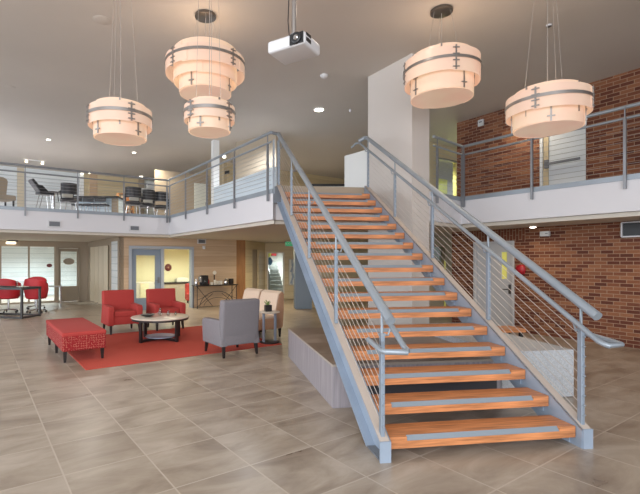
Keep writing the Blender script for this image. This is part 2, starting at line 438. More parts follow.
Wall((4.3,14.9),(8.6,17.7)).make('wall_beyond_lower', 'olive', 0, ZS2, .1)
Wall((3.8,13.2),(5.4,19.7)).make('wall_partition_lower', 'tan_wall', 0, ZS2, -.1)

# upper right rear with green lit window
GW = Wall((4.0, 14.55), (7.2, 16.7))
a0, a1 = GW.s_u(437), GW.s_u(456.5); zz0, zz1 = ZS1, GW.z_v(a0, 158)
GW.make('wall_back_upper', 'tan_wall', ZS1, ZC, .15, [(a0, a1, zz0, zz1)])
mb = MB(); mb.box(((a0+a1)/2, .05, (zz0+zz1)/2), (a1-a0, .02, zz1-zz0)); wn = struct('window_2', mb, 'glass', GW.a, GW.rz)
MB().box((a0, .0, (zz0+zz1)/2), (.05,.1,zz1-zz0)).box(((a0+a1)/2, .0, zz1), (a1-a0,.1,.05)).build('window_frame', 'nickel', wn)
GB = Wall(GW.p(a0-.8, 1.2), GW.p(a1+1.2, 1.2)); GB.make('wall_glimpse', 'lime_wall', ZS1, 5, .1)
mb = MB(); mb.box((1.2, -.06, 3.9), (.9, .05, .28), bev=.02)
tag(mb.build('lit_sign_box', 'soft_glow', None, False, GB.a+Vector((0,0,0)), GB.rz), 'glowing light box low behind the upper green window', 'light')
mb = MB(); mb.box((1.0, -.06, 4.75), (.8, .05, .1), bev=.02)
tag(mb.build('strip_light', 'yellow_lit', None, False, GB.a, GB.rz), 'thin yellow strip light high behind the upper green window', 'light')
mb = MB(); mb.box((1.55, -.06, 4.4), (.22, .05, .25), bev=.02)
tag(mb.build('notice_plate', 'red_sign', None, False, GB.a, GB.rz), 'small red plate behind the upper green window', 'plate')
Wall((4.0,14.55),(6.7,25.2)).make('wall_partition_upper', 'tan_wall', ZS1, ZC, -.1)

# upper back walls
P0, P1, P2, P3 = (-15.5, 17.3), (-5.4, 24.1), (-2.0, 19.0), (8, 25.7)
WB = Wall(P0, P1)
wu = [WB.s_u(-40), WB.s_u(24), WB.s_u(30), WB.s_u(76)]
WB.make('wall_upper_left', 'siding', ZS1, ZC, .15)
Wall(P1, P2).make('wall_upper_middle', 'tan_wall', ZS1, ZC, .15)
WC = Wall(P2, P3); WC.make('wall_upper_rear', 'wood_light', ZS1, ZC, .15)
# panelling bays on the upper left wall
def bay(u0, u1, v0, v1, m, name, off=-.04, wall=WB, th=.06):
    s0, s1 = wall.s_u(u0), wall.s_u(u1); sm = (s0+s1)/2; z0, z1 = wall.z_v(sm, v1), wall.z_v(sm, v0)
    mb = MB(); mb.box(((s0+s1)/2, off, (max(z0,ZS1)+z1)/2), (s1-s0, th, z1-max(z0,ZS1))); return struct(name, mb, m, wall.a, wall.rz)
bay(82, 119, 168, 230, 'wood_light', 'trim_6')
bay(79, 83, 168, 230, 'white_wall', 'trim_7', -.1, th=.2)
bay(89, 97, 168, 230, 'wood_wall', 'trim_8', -.08)
bay(17, 24, 168, 230, 'blind', 'trim_9')
bay(119, 140, 168, 230, 'wood_light', 'trim_10')
bay(140, 165, 168, 230, 'pale_art', 'trim_11')
bay(138, 143.5, 168, 230, 'taupe', 'trim_12', -.1, th=.12)

# half wall parallel with the near balcony, white post and door behind
h0, h1 = at(214, 187.5, 4.22), at(273, 166.5, 4.22)
HW = Wall((h0.x, h0.y), (h1.x, h1.y)); HW.make('wall_low', 'panel_blue', ZS1, 4.22, .12)
mb = MB(); q = HW.p(-.12, .1); mb.box((0,0,(ZS1+ZC)/2), (.22,.22,ZC-ZS1)); struct('trim_13', mb, 'white_wall', (q.x,q.y,0), HW.rz)
q = at(209, 205, 3.3)
# beige return wall with sign behind the half wall
RW = Wall(HW.p(.1,.8), HW.p(1.9,1.4)); RW.make('wall_return', 'taupe', ZS1, ZC, .12)
mb = MB(); sN = RW.s_u(227.5); mb.box((sN, -.02, RW.z_v(sN, 172.5)), (.24, .02, .12), bev=.008)
tag(mb.build('room_sign', 'black', None, False, RW.a, RW.rz), 'small dark sign plate on the beige upstairs wall', 'sign')
sN = RW.s_u(226); 
t = thing('wall_sconce', 'bright lamp near the top of the beige upstairs wall', 'lamp', RW.p(sN, -.05, RW.z_v(sN, 157)), RW.rz)
MB().box((0,.02,0), (.1,.04,.1), bev=.01).build('backplate', 'nickel', t); MB().lathe([(.01,-.05),(.05,-.04),(.06,.03),(.02,.05)], (0,-.04,0), 16).build('shade', 'lamp_glow', t, True)
# office wall section further left, behind cables (pale door and olive wall)
OW = Wall((-4.6, 17.6), (-2.6, 18.93)); OW.make('wall_office', 'taupe', ZS1, 5.3, .1)
a, b = OW.s_u(194), OW.s_u(207)
mb = MB(); mb.box(((a+b)/2, -.03, ZS1+.9), (b-a, .04, 1.8)); d3 = struct('door_3', mb, 'pale_art', OW.a, OW.rz)
MB().box((b-.08, -.07, ZS1+.95), (.03,.05,.14)).build('door_handle', 'nickel', d3)
# low white guard panel by the head of the stair
p, q = at(368.5, 149, 4.25), at(344.5, 156, 4.25)
GWL = Wall((q.x,q.y),(p.x,p.y)); GWL.make('wall_guard', 'white_wall', ZS1, 4.25, .1)
# dark counter seen over the landing
q = at(329, 183.2, 4.1)
t = thing('upstairs_counter', 'dark topped counter beyond the head of the stairs', 'counter', (q.x, q.y, ZS1), 0)
MB().box((0,0,.42), (1.3,.5,.84)).build('body', 'pale_art', t); MB().box((0,0,.875), (1.4,.6,.07), bev=.01).build('worktop', 'black', t)

# ---------------------------------------------------------------- ground floor rear walls
W0 = Vector((-4.81, 14.1, 0))
WW = Wall(W0, W0+E*4.28)
ds0, ds1, dz1 = WW.s_u(128.8), WW.s_u(193.5), 2.14
WW.make('wall_wood', 'wood_wall', 0, ZS2, .15, [(ds0, ds1, 0, dz1)])
m1, m2 = WW.s_u(161), WW.s_u(164)
d = door_frame(WW, ds0, ds1, 0, dz1, 'blue_frame', 'door_4', wd=.09, off=.06); d['kind'] = 'structure'
MB().box(((m1+m2)/2, .06, dz1/2-.03), (m2-m1, .16, dz1-.1)).build('mullion', 'blue_frame', d)
lg0, lg1 = WW.s_u(136.5), WW.s_u(155.5); l0, l1 = ds0+.1, m1-.01
mb = MB()
for a, b, q0, q1 in ((l0, lg0, .01, dz1-.1), (lg1, l1, .01, dz1-.1), (lg0, lg1, .01, .42), (lg0, lg1, dz1-.31, dz1-.1)): mb.box(((a+b)/2, .05, (q0+q1)/2), (b-a, .05, q1-q0))
lf = mb.build('door_leaf', 'blue_door', d)
MB().box(((lg0+lg1)/2, .06, (.42+dz1-.31)/2), (lg1-lg0, .01, dz1-.73)).build('door_pane', 'glass', d)
MB().tube([(l1-.07,.03,1.0),(l1-.07,-.05,1.0),(l1-.2,-.05,1.0)], .013).box((l1-.07,.01,1.0),(.06,.03,.2)).build('door_handle', 'vent_grey', d)
MB().box(((m2+ds1-.09)/2, .06, (dz1-.1)/2), (ds1-.09-m2, .01, dz1-.11)).build('side_pane', 'glass', d)
mb = MB(); mb.box((WW.L/2, -.012, .06), (WW.L, .02, .12))
# office room behind
RB = Wall(WW.p(.1, 3.0), WW.p(4.4, 3.0)); RB.make('wall_room_back', 'yellow_wall', 0, ZS2, .1)
Wall(WW.p(.2, .16), WW.p(.2, 3.0)).make('wall_room_left', 'yellow_wall', 0, ZS2, .05)
Wall(WW.p(4.2, 3.0), WW.p(4.2, .16)).make('wall_room_right', 'yellow_wall', 0, ZS2, .05)
s = RB.s_u(168)
t = thing('wall_clock', 'round dark red disc on the yellow wall behind the side pane', 'wall disc', RB.p(s, -.02, RB.z_v(s, 267.5)), RB.rz)
mb = MB(); mb.lathe([(.13,-.012),(.15,0),(.13,.012)], n=28); bmesh.ops.rotate(mb.bm, verts=mb.bm.verts[:], matrix=Matrix.Rotation(PI/2,3,'X')); mb.build('face', 'dark_red', t, True)
mb = MB(); mb.lathe([(.03,-.015),(.035,0),(.03,.015)], (0,0,0), 16); bmesh.ops.rotate(mb.bm, verts=mb.bm.verts[:], matrix=Matrix.Rotation(PI/2,3,'X')); bmesh.ops.translate(mb.bm, verts=mb.bm.verts[:], vec=(0,-.01,0)); mb.build('hub', 'rust_fabric', t, True)
s = RB.s_u(176); q = RB.p(s, -.35)
t = thing('reception_desk', 'dark counter inside the yellow room behind the side pane', 'counter', (q.x,q.y,0), RB.rz)
MB().box((0,0,.36), (1.8,.5,.72)).build('body', 'taupe', t); MB().box((0,0,.75), (1.9,.56,.06), bev=.01).build('worktop', 'black', t)
q = RB.p(s+.1, -.35)
mb = MB(); mb.box((0,0,.07),(.5,.3,.14),bev=.02).box((0,0,.15),(.42,.22,.03),bev=.01)
tag(mb.build('office_printer', 'cream', None, False, (q.x,q.y,.785), RB.rz), 'cream office machine on the counter in the yellow room', 'printer')
q = RB.p(RB.s_u(140), -.35)
t = thing('side_cabinet', 'low pale cabinet seen through the blue door glass', 'cabinet', (q.x,q.y,0), RB.rz)
MB().box((0,0,.42),(.8,.4,.8),bev=.01).build('body','cream',t); MB().box((0,-.21,.42),(.34,.02,.7)).build('door','yellow_wall',t)

# pilaster and hall
p1 = WW.p(WW.L, 0)
PW = Wall(p1, at(249.5, 305, 0)*1.0); 
mb = MB(); q = Wall(p1, (p1.x+.33, p1.y+.12)); q.make('wall_pilaster', 'brown_wood', 0, ZS2, .1)
HS = Wall(q.b, (-.21, 18.9)); 
ha, hb = HS.s_u(252.5), HS.s_u(258.5)
HS.make('wall_hall_side', 'wood_light', 0, ZS2, .1, [(ha, hb, 0, 2.1)])
MB().box(((ha+hb)/2, .08, 1.05), (hb-ha-.02, .04, 2.1)).build('door_5', 'taupe', None, False, HS.a, HS.rz, 'structure')
HB = Wall((-.21, 18.9), (5.4, 19.7))
e0, e1 = HB.s_u(268), HB.s_u(283.5); ez0, ez1 = HB.z_v(e0, 293), HB.z_v(e0, 253)
HB.make('wall_hall_rear', 'wood_light', 0, ZS2, .12, [(e0, e1, ez0, ez1)])
fr = door_frame(HB, e0-.04, e1+.04, ez0-.03, ez1+.04, 'cream', 'window_3', wd=.05, dp=.14, off=.05); fr['kind'] = 'structure'
MB().box(((e0+e1)/2, .06, (ez0+ez1)/2), (e1-e0, .01, ez1-ez0)).build('window_pane', 'glass', fr)
# stairwell beyond the pane
Wall(HB.p(e0-1.2, 3.6), HB.p(e1+1.2, 3.6)).make('wall_stairwell', 'white_wall', 0, 3.4, .1)
t = thing('concrete_stair', 'grey flight of steps seen through the window at the end of the hall', 'stairs', HB.p(e0+.22, .9), HB.rz)
mb = MB()
for k in range(8): mb.box((.35, k*.26+.13, (k+1)*.085+.1), (.62-.02*k, .26, (k+1)*.17+.2-.0))
mb.build('steps', 'carpet_step', t)
MB().tube([(-.02,0,1.0),(-.02,2.1,2.4)], .03).tube([(-.02,0,.2),(-.02,0,1.0)], .02).build('handrail', 'rail_steel', t)
q = HB.p(HB.s_u(280)+.15, 2.9); mb = MB(); mb.box((0,0,0),(.3,.08,.2),bev=.03); tag(mb.build('red_banner','red_sign',None,False,(q.x,q.y,1.98),HB.rz),'red shape at the head of the far grey steps','sign')
q = HB.p(HB.s_u(271.5), .5)
mb = MB(); mb.lathe([(.02,-.16),(.1,-.08),(.12,.05),(.05,.18),(.01,.2)], n=14); tag(mb.build('blue_balloon','blue_art',None,True,(q.x,q.y,1.6)),'blue ornament at the left of the hall window','ornament')
mb = MB(); mb.lathe([(.02,-.2),(.1,-.1),(.12,.1),(.04,.2)], n=14); tag(mb.build('yellow_ornament','yellow_lit',None,True,(q.x-.04,q.y+.1,2.0)),'yellow ornament above the blue one in the hall window','ornament')
s = HB.s_u(292.3)
t = thing('framed_picture', 'tall framed picture of slanted grey steps on the hall wall', 'picture', HB.p(s, -.03, HB.z_v(s, 272)), HB.rz)
MB().box((0,0,0),(.34,.03,1.15),bev=.008).build('frame','ledge',t)
mb = MB().box((0,-.018,0),(.28,.006,1.08)); mb.build('print','pale_art',t)
mb = MB()
for k in range(5): mb.box((-.02+.02*(k%2), -.024, -.4+.2*k), (.05,.004,.28), rz=0)
for k in range(2): mb.prism([(-.12,-.5+.5*k),(-.05,-.5+.5*k),(.12,-.05+.5*k),(.05,-.05+.5*k)],'y',-.027,-.021)
mb.build('print_marks','steel',t)
# blue grey box column by the hall
q = at(303.5, 309, 0)
mb = MB(); mb.box((0,.2,ZS2/2),(.58,.5,ZS2-.02)); struct('trim_14', mb, 'blue_column', (q.x,q.y,0), .05)
mb = MB(); mb.box((0,0,0),(.12,.05,.16),bev=.015)
tag(mb.build('fire_alarm','red_sign',None,False,(q.x-.0,q.y-.072,1.42)),'red alarm box on the blue grey box column','alarm')
# exit sign
q = at(289, 240.6, 2.42); q = Vector((.74, 17.0, 0))
t = thing('exit_sign', 'green lit exit sign hanging under the ceiling at the hall', 'sign', (q.x, q.y, 2.30), .05)
MB().box((0,0,0),(.32,.04,.19),bev=.006).build('housing','white_plastic',t)
MB().box((0,-.022,0),(.29,.006,.16)).build('panel','exit_green',t)
def text(body, size, m, parent, loc, rot=(PI/2,0,0), name='lettering', ext=.002):
    cu = bpy.data.curves.new(name, 'FONT'); cu.body = body; cu.size = size; cu.extrude = ext; cu.align_x = 'CENTER'; cu.align_y = 'CENTER'
    tmp = bpy.data.objects.new(name, cu); C.objects.link(tmp); bpy.context.view_layer.update()
    dg = bpy.context.evaluated_depsgraph_get(); me = bpy.data.meshes.new_from_object(tmp.evaluated_get(dg)); bpy.data.objects.remove(tmp)
    o = bpy.data.objects.new(name, me); C.objects.link(o); me.materials.clear(); me.materials.append(MATS[m]); o.parent = parent; o.location = loc; o.rotation_euler = rot
    return o
text('EXIT', .12, 'white_plastic', t, (0,-.027,0))
MB().tube([(0,0,.095),(0,0,.125)], .01).build('bracket','nickel',t)

# side wall towards the entrance, with folding blind and siding window
I_ = W0 + D*4.9
SW = Wall(I_, W0)
b0, b1 = SW.s_u(90), SW.s_u(109); bzt = 2.2
c0, c1 = SW.s_u(111), SW.s_u(117.5)
SW.make('wall_side_left', 'taupe', 0, ZS2, .12, [(b0, b1, .05, bzt), (c0, c1, .35, 2.3)])
mb = MB(); n = 9
for i in range(n):
    x = b0 + (b1-b0)*(i+.5)/n; mb.box((x, .06, (bzt+.05)/2), ((b1-b0)/n*.92, .02, bzt-.07), rz=.7 if i%2 else -.7)
mb.build('window_4', 'blind', None, False, SW.a, SW.rz, 'structure')
MB().box(((c0+c1)/2,.02,1.325),(c1-c0,.02,1.95)).build('window_5','siding',None,False,SW.a,SW.rz,'structure')
# entrance glazing
EW = Wall(I_-E*9, I_)
x0, x1 = EW.s_u(-30), EW.s_u(54.5); xm = EW.s_u(29)
dd0, dd1 = EW.s_u(57.5), EW.s_u(80)
gd0, gd1 = EW.s_u(60.8), EW.s_u(77); gz0, gz1 = .62, 2.02
EW.make('wall_entrance', 'taupe', 0, ZS2, .12, [(x0, x1, .06, 2.2), (dd0, dd1, 0, 2.2)])
MB().box(((x0+x1)/2,.05,1.13),(x1-x0,.012,2.14)).build('window_6','glass',None,False,EW.a,EW.rz,'structure')
wf = bpy.data.objects['window_6']
for x in (EW.s_u(0.5), xm): MB().box((x,.05,1.13),(.06,.1,2.14)).build('window_mullion','taupe_frame',wf)
dr = door_frame(EW, dd0, dd1, 0, 2.2, 'taupe_frame', 'door_6', wd=.05, off=.05); dr['kind'] = 'structure'
mb = MB(); a, b = dd0+.05, dd1-.05
for p, q, r0, r1 in ((a, gd0, .01, 2.14), (gd1, b, .01, 2.14), (gd0, gd1, .01, gz0), (gd0, gd1, gz1, 2.14)): mb.box(((p+q)/2, .05, (r0+r1)/2), (q-p, .05, r1-r0))
mb.build('door_leaf','taupe_frame',dr)
MB().box(((gd0+gd1)/2,.05,(gz0+gz1)/2),(gd1-gd0,.01,gz1-gz0)).build('door_pane','glass',dr)
def disc(name, m, parent, loc, rx, rz_, flat=.008):
    mb = MB(); mb.lathe([(1,-flat/2),(1,flat/2)], n=28)
    for v in mb.bm.verts: v.co = Vector((v.co.x*rx, v.co.z, v.co.y*rz_))
    o = mb.build(name, m, parent, True); o.location = loc; return o
disc('oval_decal','taupe_frame',dr,((gd0+gd1)/2,.03,1.62),.21,.13)
o = disc('door_decal','dark_red',None,EW.p(EW.s_u(49.5), .03, EW.z_v(EW.s_u(49.5),265.5)),.1,.075); o.rotation_euler=(0,0,EW.rz)
tag(o,'dark red oval sticker on the entrance glazing','sticker')
# building outside
OB = Wall(EW.p(-2,4.2), EW.p(11,4.2)); OB.make('wall_exterior','siding',0,7,.2)
s = OB.s_u(18)
for i,(ua,ub) in enumerate(((2,26),(31,44))):
    a,b = OB.s_u(ua),OB.s_u(ub)
    mb = MB(); mb.box(((a+b)/2,-.03,.45),(b-a,.05,.5)); struct('trim_%d'%(15+i),mb,'door_grey',OB.a,OB.rz)

# second-floor back enclosure & ends so no sky shows
Wall((-16,30),(-16,8)).make('wall_far_left','siding',0,ZC,-.1,[(1,21,.8,2.3),(1,21,3.6,5.6)])

# ---------------------------------------------------------------- platform under the stairs
t = thing('display_platform', 'low tiled platform box under the staircase', 'platform', O+SX*(-.31+.0)+SY*1.285+Vector((0,0,0)), PHI)
q0 = at(332.6, 408.5, 0); t.location = q0
MB().box((1.505,1.35,.235),(3.01,2.70,.47),bev=.004).build('body','platform_side',t)
MB().box((1.505,1.35,.482),(3.01,2.70,.024)).build('top','platform_top',t)
MB().box((1.15,.004,.235),(1.75,.012,.40)).build('understair_shade','shade_dark',t)  # thin dark panel on the flat front, painted-in shade below the treads
MB().box((2.56,1.15,.295),(.96,2.34,.570)).build('mesh_cover','mesh_metal',t)['label']='raised light grey perforated cover'
# small wooden seat block beyond the platform on the right
q = at(503, 327.5, .50)
t = thing('wooden_bench', 'low orange wood bench beyond the right side of the stair platform', 'bench', (q.x,q.y,0), PHI)
MB().box((0,0,.47),(.55,.42,.06),bev=.008).build('seat','timber',t)
for sx in (-1,1):
    for sy in (-1,1): MB().box((sx*.22,sy*.16,.22),(.05,.05,.44)).build('leg','black',t)

# ---------------------------------------------------------------- the staircase
stair = thing('staircase', 'open riser staircase of orange timber treads between blue grey steel stringers', 'staircase', O, PHI)
TT, TD = .100, .292
proto = None
for k in range(1, 18):
    y = (k-1)*G_; z = k*R_
    if proto is None:
        mb = MB(); ins = .165
        full = [(0,-TT),(0,-.004),(.004,0),(TD,0),(TD,-TT)]
        cut = [(0,-TT),(0,-.038),(.028,-.002),(.028,0),(TD,0),(TD,-TT)]
        mb.prism(full,'x',.004,ins); mb.prism(cut,'x',ins,W_-ins); mb.prism(full,'x',W_-ins,W_-.004)
        tr = mb.build('tread','timber',stair); proto = tr
        mb = MB(); mb.prism([(.0005,-.0375),(.0275,-.002),(.0275,.0025),(-.003,-.034)],'x',ins+.004,W_-ins-.004)
        ns = mb.build('nosing_strip','grip',tr); ns['label'] = 'grey grip strip'
        for sx in (0,1):
            x = .03 if sx==0 else W_-.03; mb = MB()
            mb.box((x, TD/2+.02, -TT-.006),(.06,.2,.012)); mb.box((.004 if sx==0 else W_-.004, TD/2+.02, -TT-.036),(.008,.2,.07))
            mb.tube([(x,.09,-TT-.010),(x,.09,-TT-.028)],.009,8).tube([(x,.2,-TT-.010),(x,.2,-TT-.028)],.009,8)
            mb.build('tread_bracket','steel',tr)
        tr.location = (0,y,z)
    else:
        c = proto.copy(); C.objects.link(c); c.location = (0,y,z)
        for ch in proto.children: cc = ch.copy(); C.objects.link(cc); cc.parent = c
def zn(y): return R_ + .5656*y
SD = .36
def stringer(side):
    xin = -.004 if side < 0 else W_+.004; sg = -1 if side < 0 else 1
    ye = YT+.02
    top = lambda y: zn(y)+.03
    ybot = (SD-.03-R_)/.5656
    web = [(-.06,.0),(-.06,top(-.06)),(ye,top(ye)),(ye,top(ye)-SD),(ybot,0)]
    mb = MB(); mb.prism(web,'x',min(xin,xin+sg*.012),max(xin,xin+sg*.012))
    o = mb.build('stringer','steel',stair)
    a, b = sorted((xin+sg*.012, xin+sg*.092))
    th = .018
    MB().prism([(-.06,top(-.06)-th),(-.06,top(-.06)),(ye,top(ye)),(ye,top(ye)-th)],'x',min(xin,a),max(xin,b)).build('top_flange','stringer_cap',o)['label']='tan top flange'
    MB().prism([(ybot-.02,0),(ybot+.012,0),(ye,top(ye)-SD+th),(ye,top(ye)-SD)],'x',a,b).build('bottom_flange','steel',o)
    MB().box(((a+b)/2,-.067,top(-.06)/2),(abs(b-xin) if 0 else .096,.014,top(-.06))).build('end_plate','steel',o)
    MB().box(((a+b)/2,ybot/2-.03,.006),(.078,ybot+.02,.012)).build('base_plate','vent_grey',o)
    return o
stringer(-1); stringer(1)
zr = lambda y: 1.28+.555*y
zh = lambda y: 1.13+.55*y
for side in (-1,1):
    xc = -.056 if side<0 else W_+.056
    xh = .022 if side<0 else W_-.022
    for i in range(5):
        y = .004+1.3215*i
        z0 = zn(y)+.03 if i else .17
        zt = zh(y)-.10+ (0.02)
        mb = MB(); mb.box((xc,y,(z0+zt)/2),(.034,.052,zt-z0),bev=.004,seg=1)
        po = mb.build('post','post_steel',stair)
        mb = MB(); mb.tube([(xc,y,zt-.02),(xc,y,zr(y)-.02)],.012,8).box((xc,y,zt),(.04,.058,.02)); mb.build('rail_stem','rail_steel',po)
        mb = MB(); mb.tube([(xc,y-.0,zh(y)-.09),(xc+(xh-xc)*.7,y,zh(y)-.09),(xh,y,zh(y)-.02)],.009,8); mb.build('handrail_bracket','rail_steel',po)
        if i == 0:
            for j in range(9): MB().tube([(xc,y-.02,zn(y)+.105+j*.088),(xc,y-.045,zn(y)+.105+j*.088)],.008,6).build('cable_nut','rail_steel',po)
    ya, yb = -.17, YT+.02
    pts = [(xc,ya,zr(ya)),(xc,yb,zr(yb))]
    if side > 0: pts += [(xc-.03,yb+.06,zr(yb)+.01),(xc-.13,yb+.12,zr(yb)-.05)]
    MB().tube(pts,.040,16).build('guard_rail','rail_steel',stair,True)
    s = -1 if side<0 else 1
    hp = [(xh,YT+.25,zh(YT+.25)),(xh,-.25,zh(-.25)),(xh,-.305,zh(-.305)+.015),(xh+s*.02,-.33,.965),(xh+s*.17,-.30,.968),(xh+s*.19,-.26,.968),(xh+s*.18,.05,1.0)]
    if side>0: hp = [(xh-.12,YT+.42,zh(YT+.25)-.07),(xh-.05,YT+.33,zh(YT+.25)-.0)] + hp
    MB().tube(hp,.023,12).build('handrail','rail_steel',stair,True)
    for j in range(9):
        off = .105+j*.088
        y1 = .004+1.3215*4
        MB().tube([(xc,.004,zn(.004)+off),(xc,y1,zn(y1)+off)],.0032,6).build('cable','cable',stair)
# landing bracket under the left head of the stair
mb = MB(); mb.box((-.09,YT-.02,ZS1-.12),(.16,.10,.34)); mb.build('landing_bracket','vent_grey',stair)
# landing beam
mb = MB(); mb.box((W_/2,YT+.03,R_*18-.13),(W_-.02,.05,.26)); mb.build('landing_beam','taupe_frame',stair)

# ---------------------------------------------------------------- balcony railings
def railing(label, pts, posts, rz=4.25, m='rail_steel', mp='dark_rail', cm='cable_dark', post_dn=.24, off=.045, n=9):
    """pts: polyline of the slab edge; the railing is fixed to the outer face"""
    t = thing('balcony_railing', label, 'railing', (pts[0].x, pts[0].y, ZS1), 0)
    o = Vector((pts[0].x, pts[0].y, ZS1))
    segs = []
    for p, q in zip(pts, pts[1:]):
        w = Wall(p, q); nn = -w.n*off
        segs.append((p+nn, q+nn, w))
    def L3(v, z): return (v.x-o.x, v.y-o.y, z-ZS1)
    rp = [L3(segs[0][0], rz)] + [L3(s[1], rz) for s in segs]
    MB().tube(rp,.030,12).build('top_rail',m,t,True)
    rp2 = [L3(segs[0][0], rz-.19)] + [L3(s[1], rz-.19) for s in segs]
    MB().tube(rp2,.02,10).build('lower_rail',m,t,True)
    for (si, s) in posts:
        a, b, w = segs[si]; p = a + w.d*s
        mb = MB(); P = L3(p, 0)
        mb.box((P[0],P[1],(rz-.19-ZS1-post_dn)/2),(.04,.04,rz-.19-ZS1+post_dn),rz=w.rz)
        mb.box((P[0],P[1],rz-.1-ZS1),(.018,.018,.2),rz=w.rz)
        mb.build('post',mp,t)
    for j in range(n):
        z = ZS1+.08+j*(rz-.3-ZS1)/n
        for a, b, w in segs:
            MB().tube([L3(a,z),L3(b,z)],.004,6).build('cable',cm,t)
    return t
kl = Wall(K, L)
us = lambda w, u: max(.02, min(w.L-.02, w.s_u(u)))
railing('grey cable railing along the short balcony edge running to the head of the stairs', [K, L], [(0, us(kl, 171)), (0, us(kl,187)), (0, us(kl,208.5)), (0, us(kl,236)), (0, us(kl,269.5))])
kk = Wall(K0, K)
railing('grey cable railing on the far left balcony in front of the black chairs', [K0, K], [(0, us(kk,u)) for u in (-25, 25, 77.5, 123.5, 166.5)], m='dark_rail', mp='dark_rail')
mr = Wall(M_, R0); cm_ = Wall(colC+Vector((.05,.03,0)), M_)
railing('grey cable railing on the right balcony below the brick wall', [colC+Vector((.06,.04,0)), M_, R0], [(0, us(cm_,435)), (0, cm_.L-.05), (1, us(mr,465)), (1, us(mr,533)), (1, us(mr,626)), (1, us(mr,626)+2.3)], rz=4.27)
# newels between landing and stair
t = thing('landing_railing', 'short grey railing joining the balcony rail to the stair guard', 'railing', L+Vector((0,0,ZS1)), 0)
a = L+(SL-L)*.05
top_s = st(-.056, YT+.02)
P = lambda v, z: (v.x-L.x, v.y-L.y, z-ZS1)
k0 = L - kl.n*.045
MB().tube([P(k0,4.25),P(top_s,4.25)],.03,12).build('top_rail','rail_steel',t,True)
for f in (.35,.95):
    v = k0.lerp(top_s, f); MB().box((*P(v,0)[:2],.45),(.035,.035,1.1),rz=PHI).build('post','rail_steel',t)

# ---------------------------------------------------------------- pendants
def pendant(pos, Rr, style, label, tall=.42, turn=0):
    t = thing('pendant_light', label, 'pendant light', pos, turn, 'layered drum pendants')
    hb = Rr*tall
    if style == 'A':
        tiers = [(.80*Rr, -.75*hb, 1.12*hb), (Rr, -.52*hb, .80*hb), (.83*Rr, -1.30*hb, -.05*hb)]
        ringz = .22*hb; rr = Rr
    else:
        tiers = [(.55*Rr, -.2*hb, 1.22*hb), (.80*Rr, -.3*hb, .92*hb), (Rr, -.62*hb, .40*hb), (.80*Rr, -1.10*hb, .10*hb), (.66*Rr, -1.72*hb, -.5*hb)]
        ringz = .05*hb; rr = Rr
    for i, (r, z0, z1) in enumerate(tiers):
        for q in range(4):
            a = PI/2*q + .35*i + .3
            MB().band(r+.010*(q%2), z0+.012*(q%2), z1-.012*(q%2), a-.07, a+PI/2+.07, .008, 16).build('shade_panel','shade' if (r == Rr) else 'shade_inner',t,True)
    MB().band(rr+.024, ringz-.022, ringz+.022, 0, 2*PI, .010, 56).build('metal_band','band_metal',t,True)
    for (r, z0, z1), ofs in ((tiers[-2] if style == 'A' else tiers[2], .65), (tiers[-1], 1.0), (tiers[0], .3)):
        for q in range(4):
            a = PI/2*q+ofs
            mb = MB(); ca, sa = math.cos(a), math.sin(a)
            mb.box((ca*(r+.020), sa*(r+.020), (z0+z1)/2), (.012,.022,(z1-z0)*.96), rz=a)
            n = 4 if r == Rr else 2
            for j in range(n): mb.box((ca*(r+.024), sa*(r+.024), z0+(z1-z0)*(j+.5)/n), (.016,.10,.016), rz=a)
            mb.build('clip','band_metal',t)
    r, z0, z1 = tiers[-1]
    MB().lathe([(.01,0),(r*.975,0),(r*.975,.01),(.01,.01)],(0,0,z0+.004),32).build('diffuser','shade',t,True)
    MB().lathe([(r*.35,0),(r*.35,.10)],(0,0,-.05),20).build('lamp_holder','chrome',t)
    zc = ZC-pos[2]
    for q in range(3):
        a = 2*PI*q/3+.5; MB().tube([(math.cos(a)*rr*.62, math.sin(a)*rr*.62, tiers[0][1]+.05),(math.cos(a)*.15, math.sin(a)*.15, zc-.05)],.003,5).build('wire','wire',t)
    MB().tube([(.0,.0,.0),(0,0,zc-.05)],.0045,6).build('cord','wire',t)
    MB().lathe([(.17,0),(.18,-.01),(.18,-.05),(.16,-.055),(.02,-.055)],(0,0,zc),28).build('canopy','nickel',t,True)
    return t
def up(u, v, y): return Vector(((u-U0)/F*y, y, H+(V0-v)*y/F))
PEND = [((120.5,121.5,6.7),.455,'A','layered glowing drum pendant nearest the left edge, alone over the lounge',.47,0),
 ((205.5,67,7.58),.665,'B','large flared pendant hanging directly above a smaller drum',.42,.2),
 ((209.5,117,6.2),.345,'A','small drum pendant directly below the large flared one',.50,.3),
 ((441.5,76,7.43),.60,'A','glowing drum pendant in front of the white column',.50,.9),
 ((547.5,109,6.6),.545,'A','glowing drum pendant in front of the upper brick wall',.44,.1)]
for p, R0_, sty, lb, tall, tn in PEND: pendant(up(*p), R0_, sty, lb, tall, tn)
# lamps inside: soft point lights
def plight(p, e, col=(1,.80,.58), r=.25, name='lamp_light'):
    l = bpy.data.lights.new(name,'POINT'); l.energy = e; l.color = col; l.shadow_soft_size = r
    o = bpy.data.objects.new(name,l); C.objects.link(o); o.location = p; return o
for p, R0_, sty, lb, tall, tn in PEND:
    q = up(*p); plight(q+Vector((0,0,R0_*tall*.75)), 9, r=.12); 
    l = bpy.data.lights.new('lamp_down','SPOT'); l.energy = 25; l.color = (1,.82,.6); l.shadow_soft_size = .25; l.spot_size = 2.7; l.spot_blend = 1
    o = bpy.data.objects.new('lamp_down',l); C.objects.link(o); o.location = q-Vector((0,0,R0_*tall*(1.85 if sty=='B' else 1.5)))
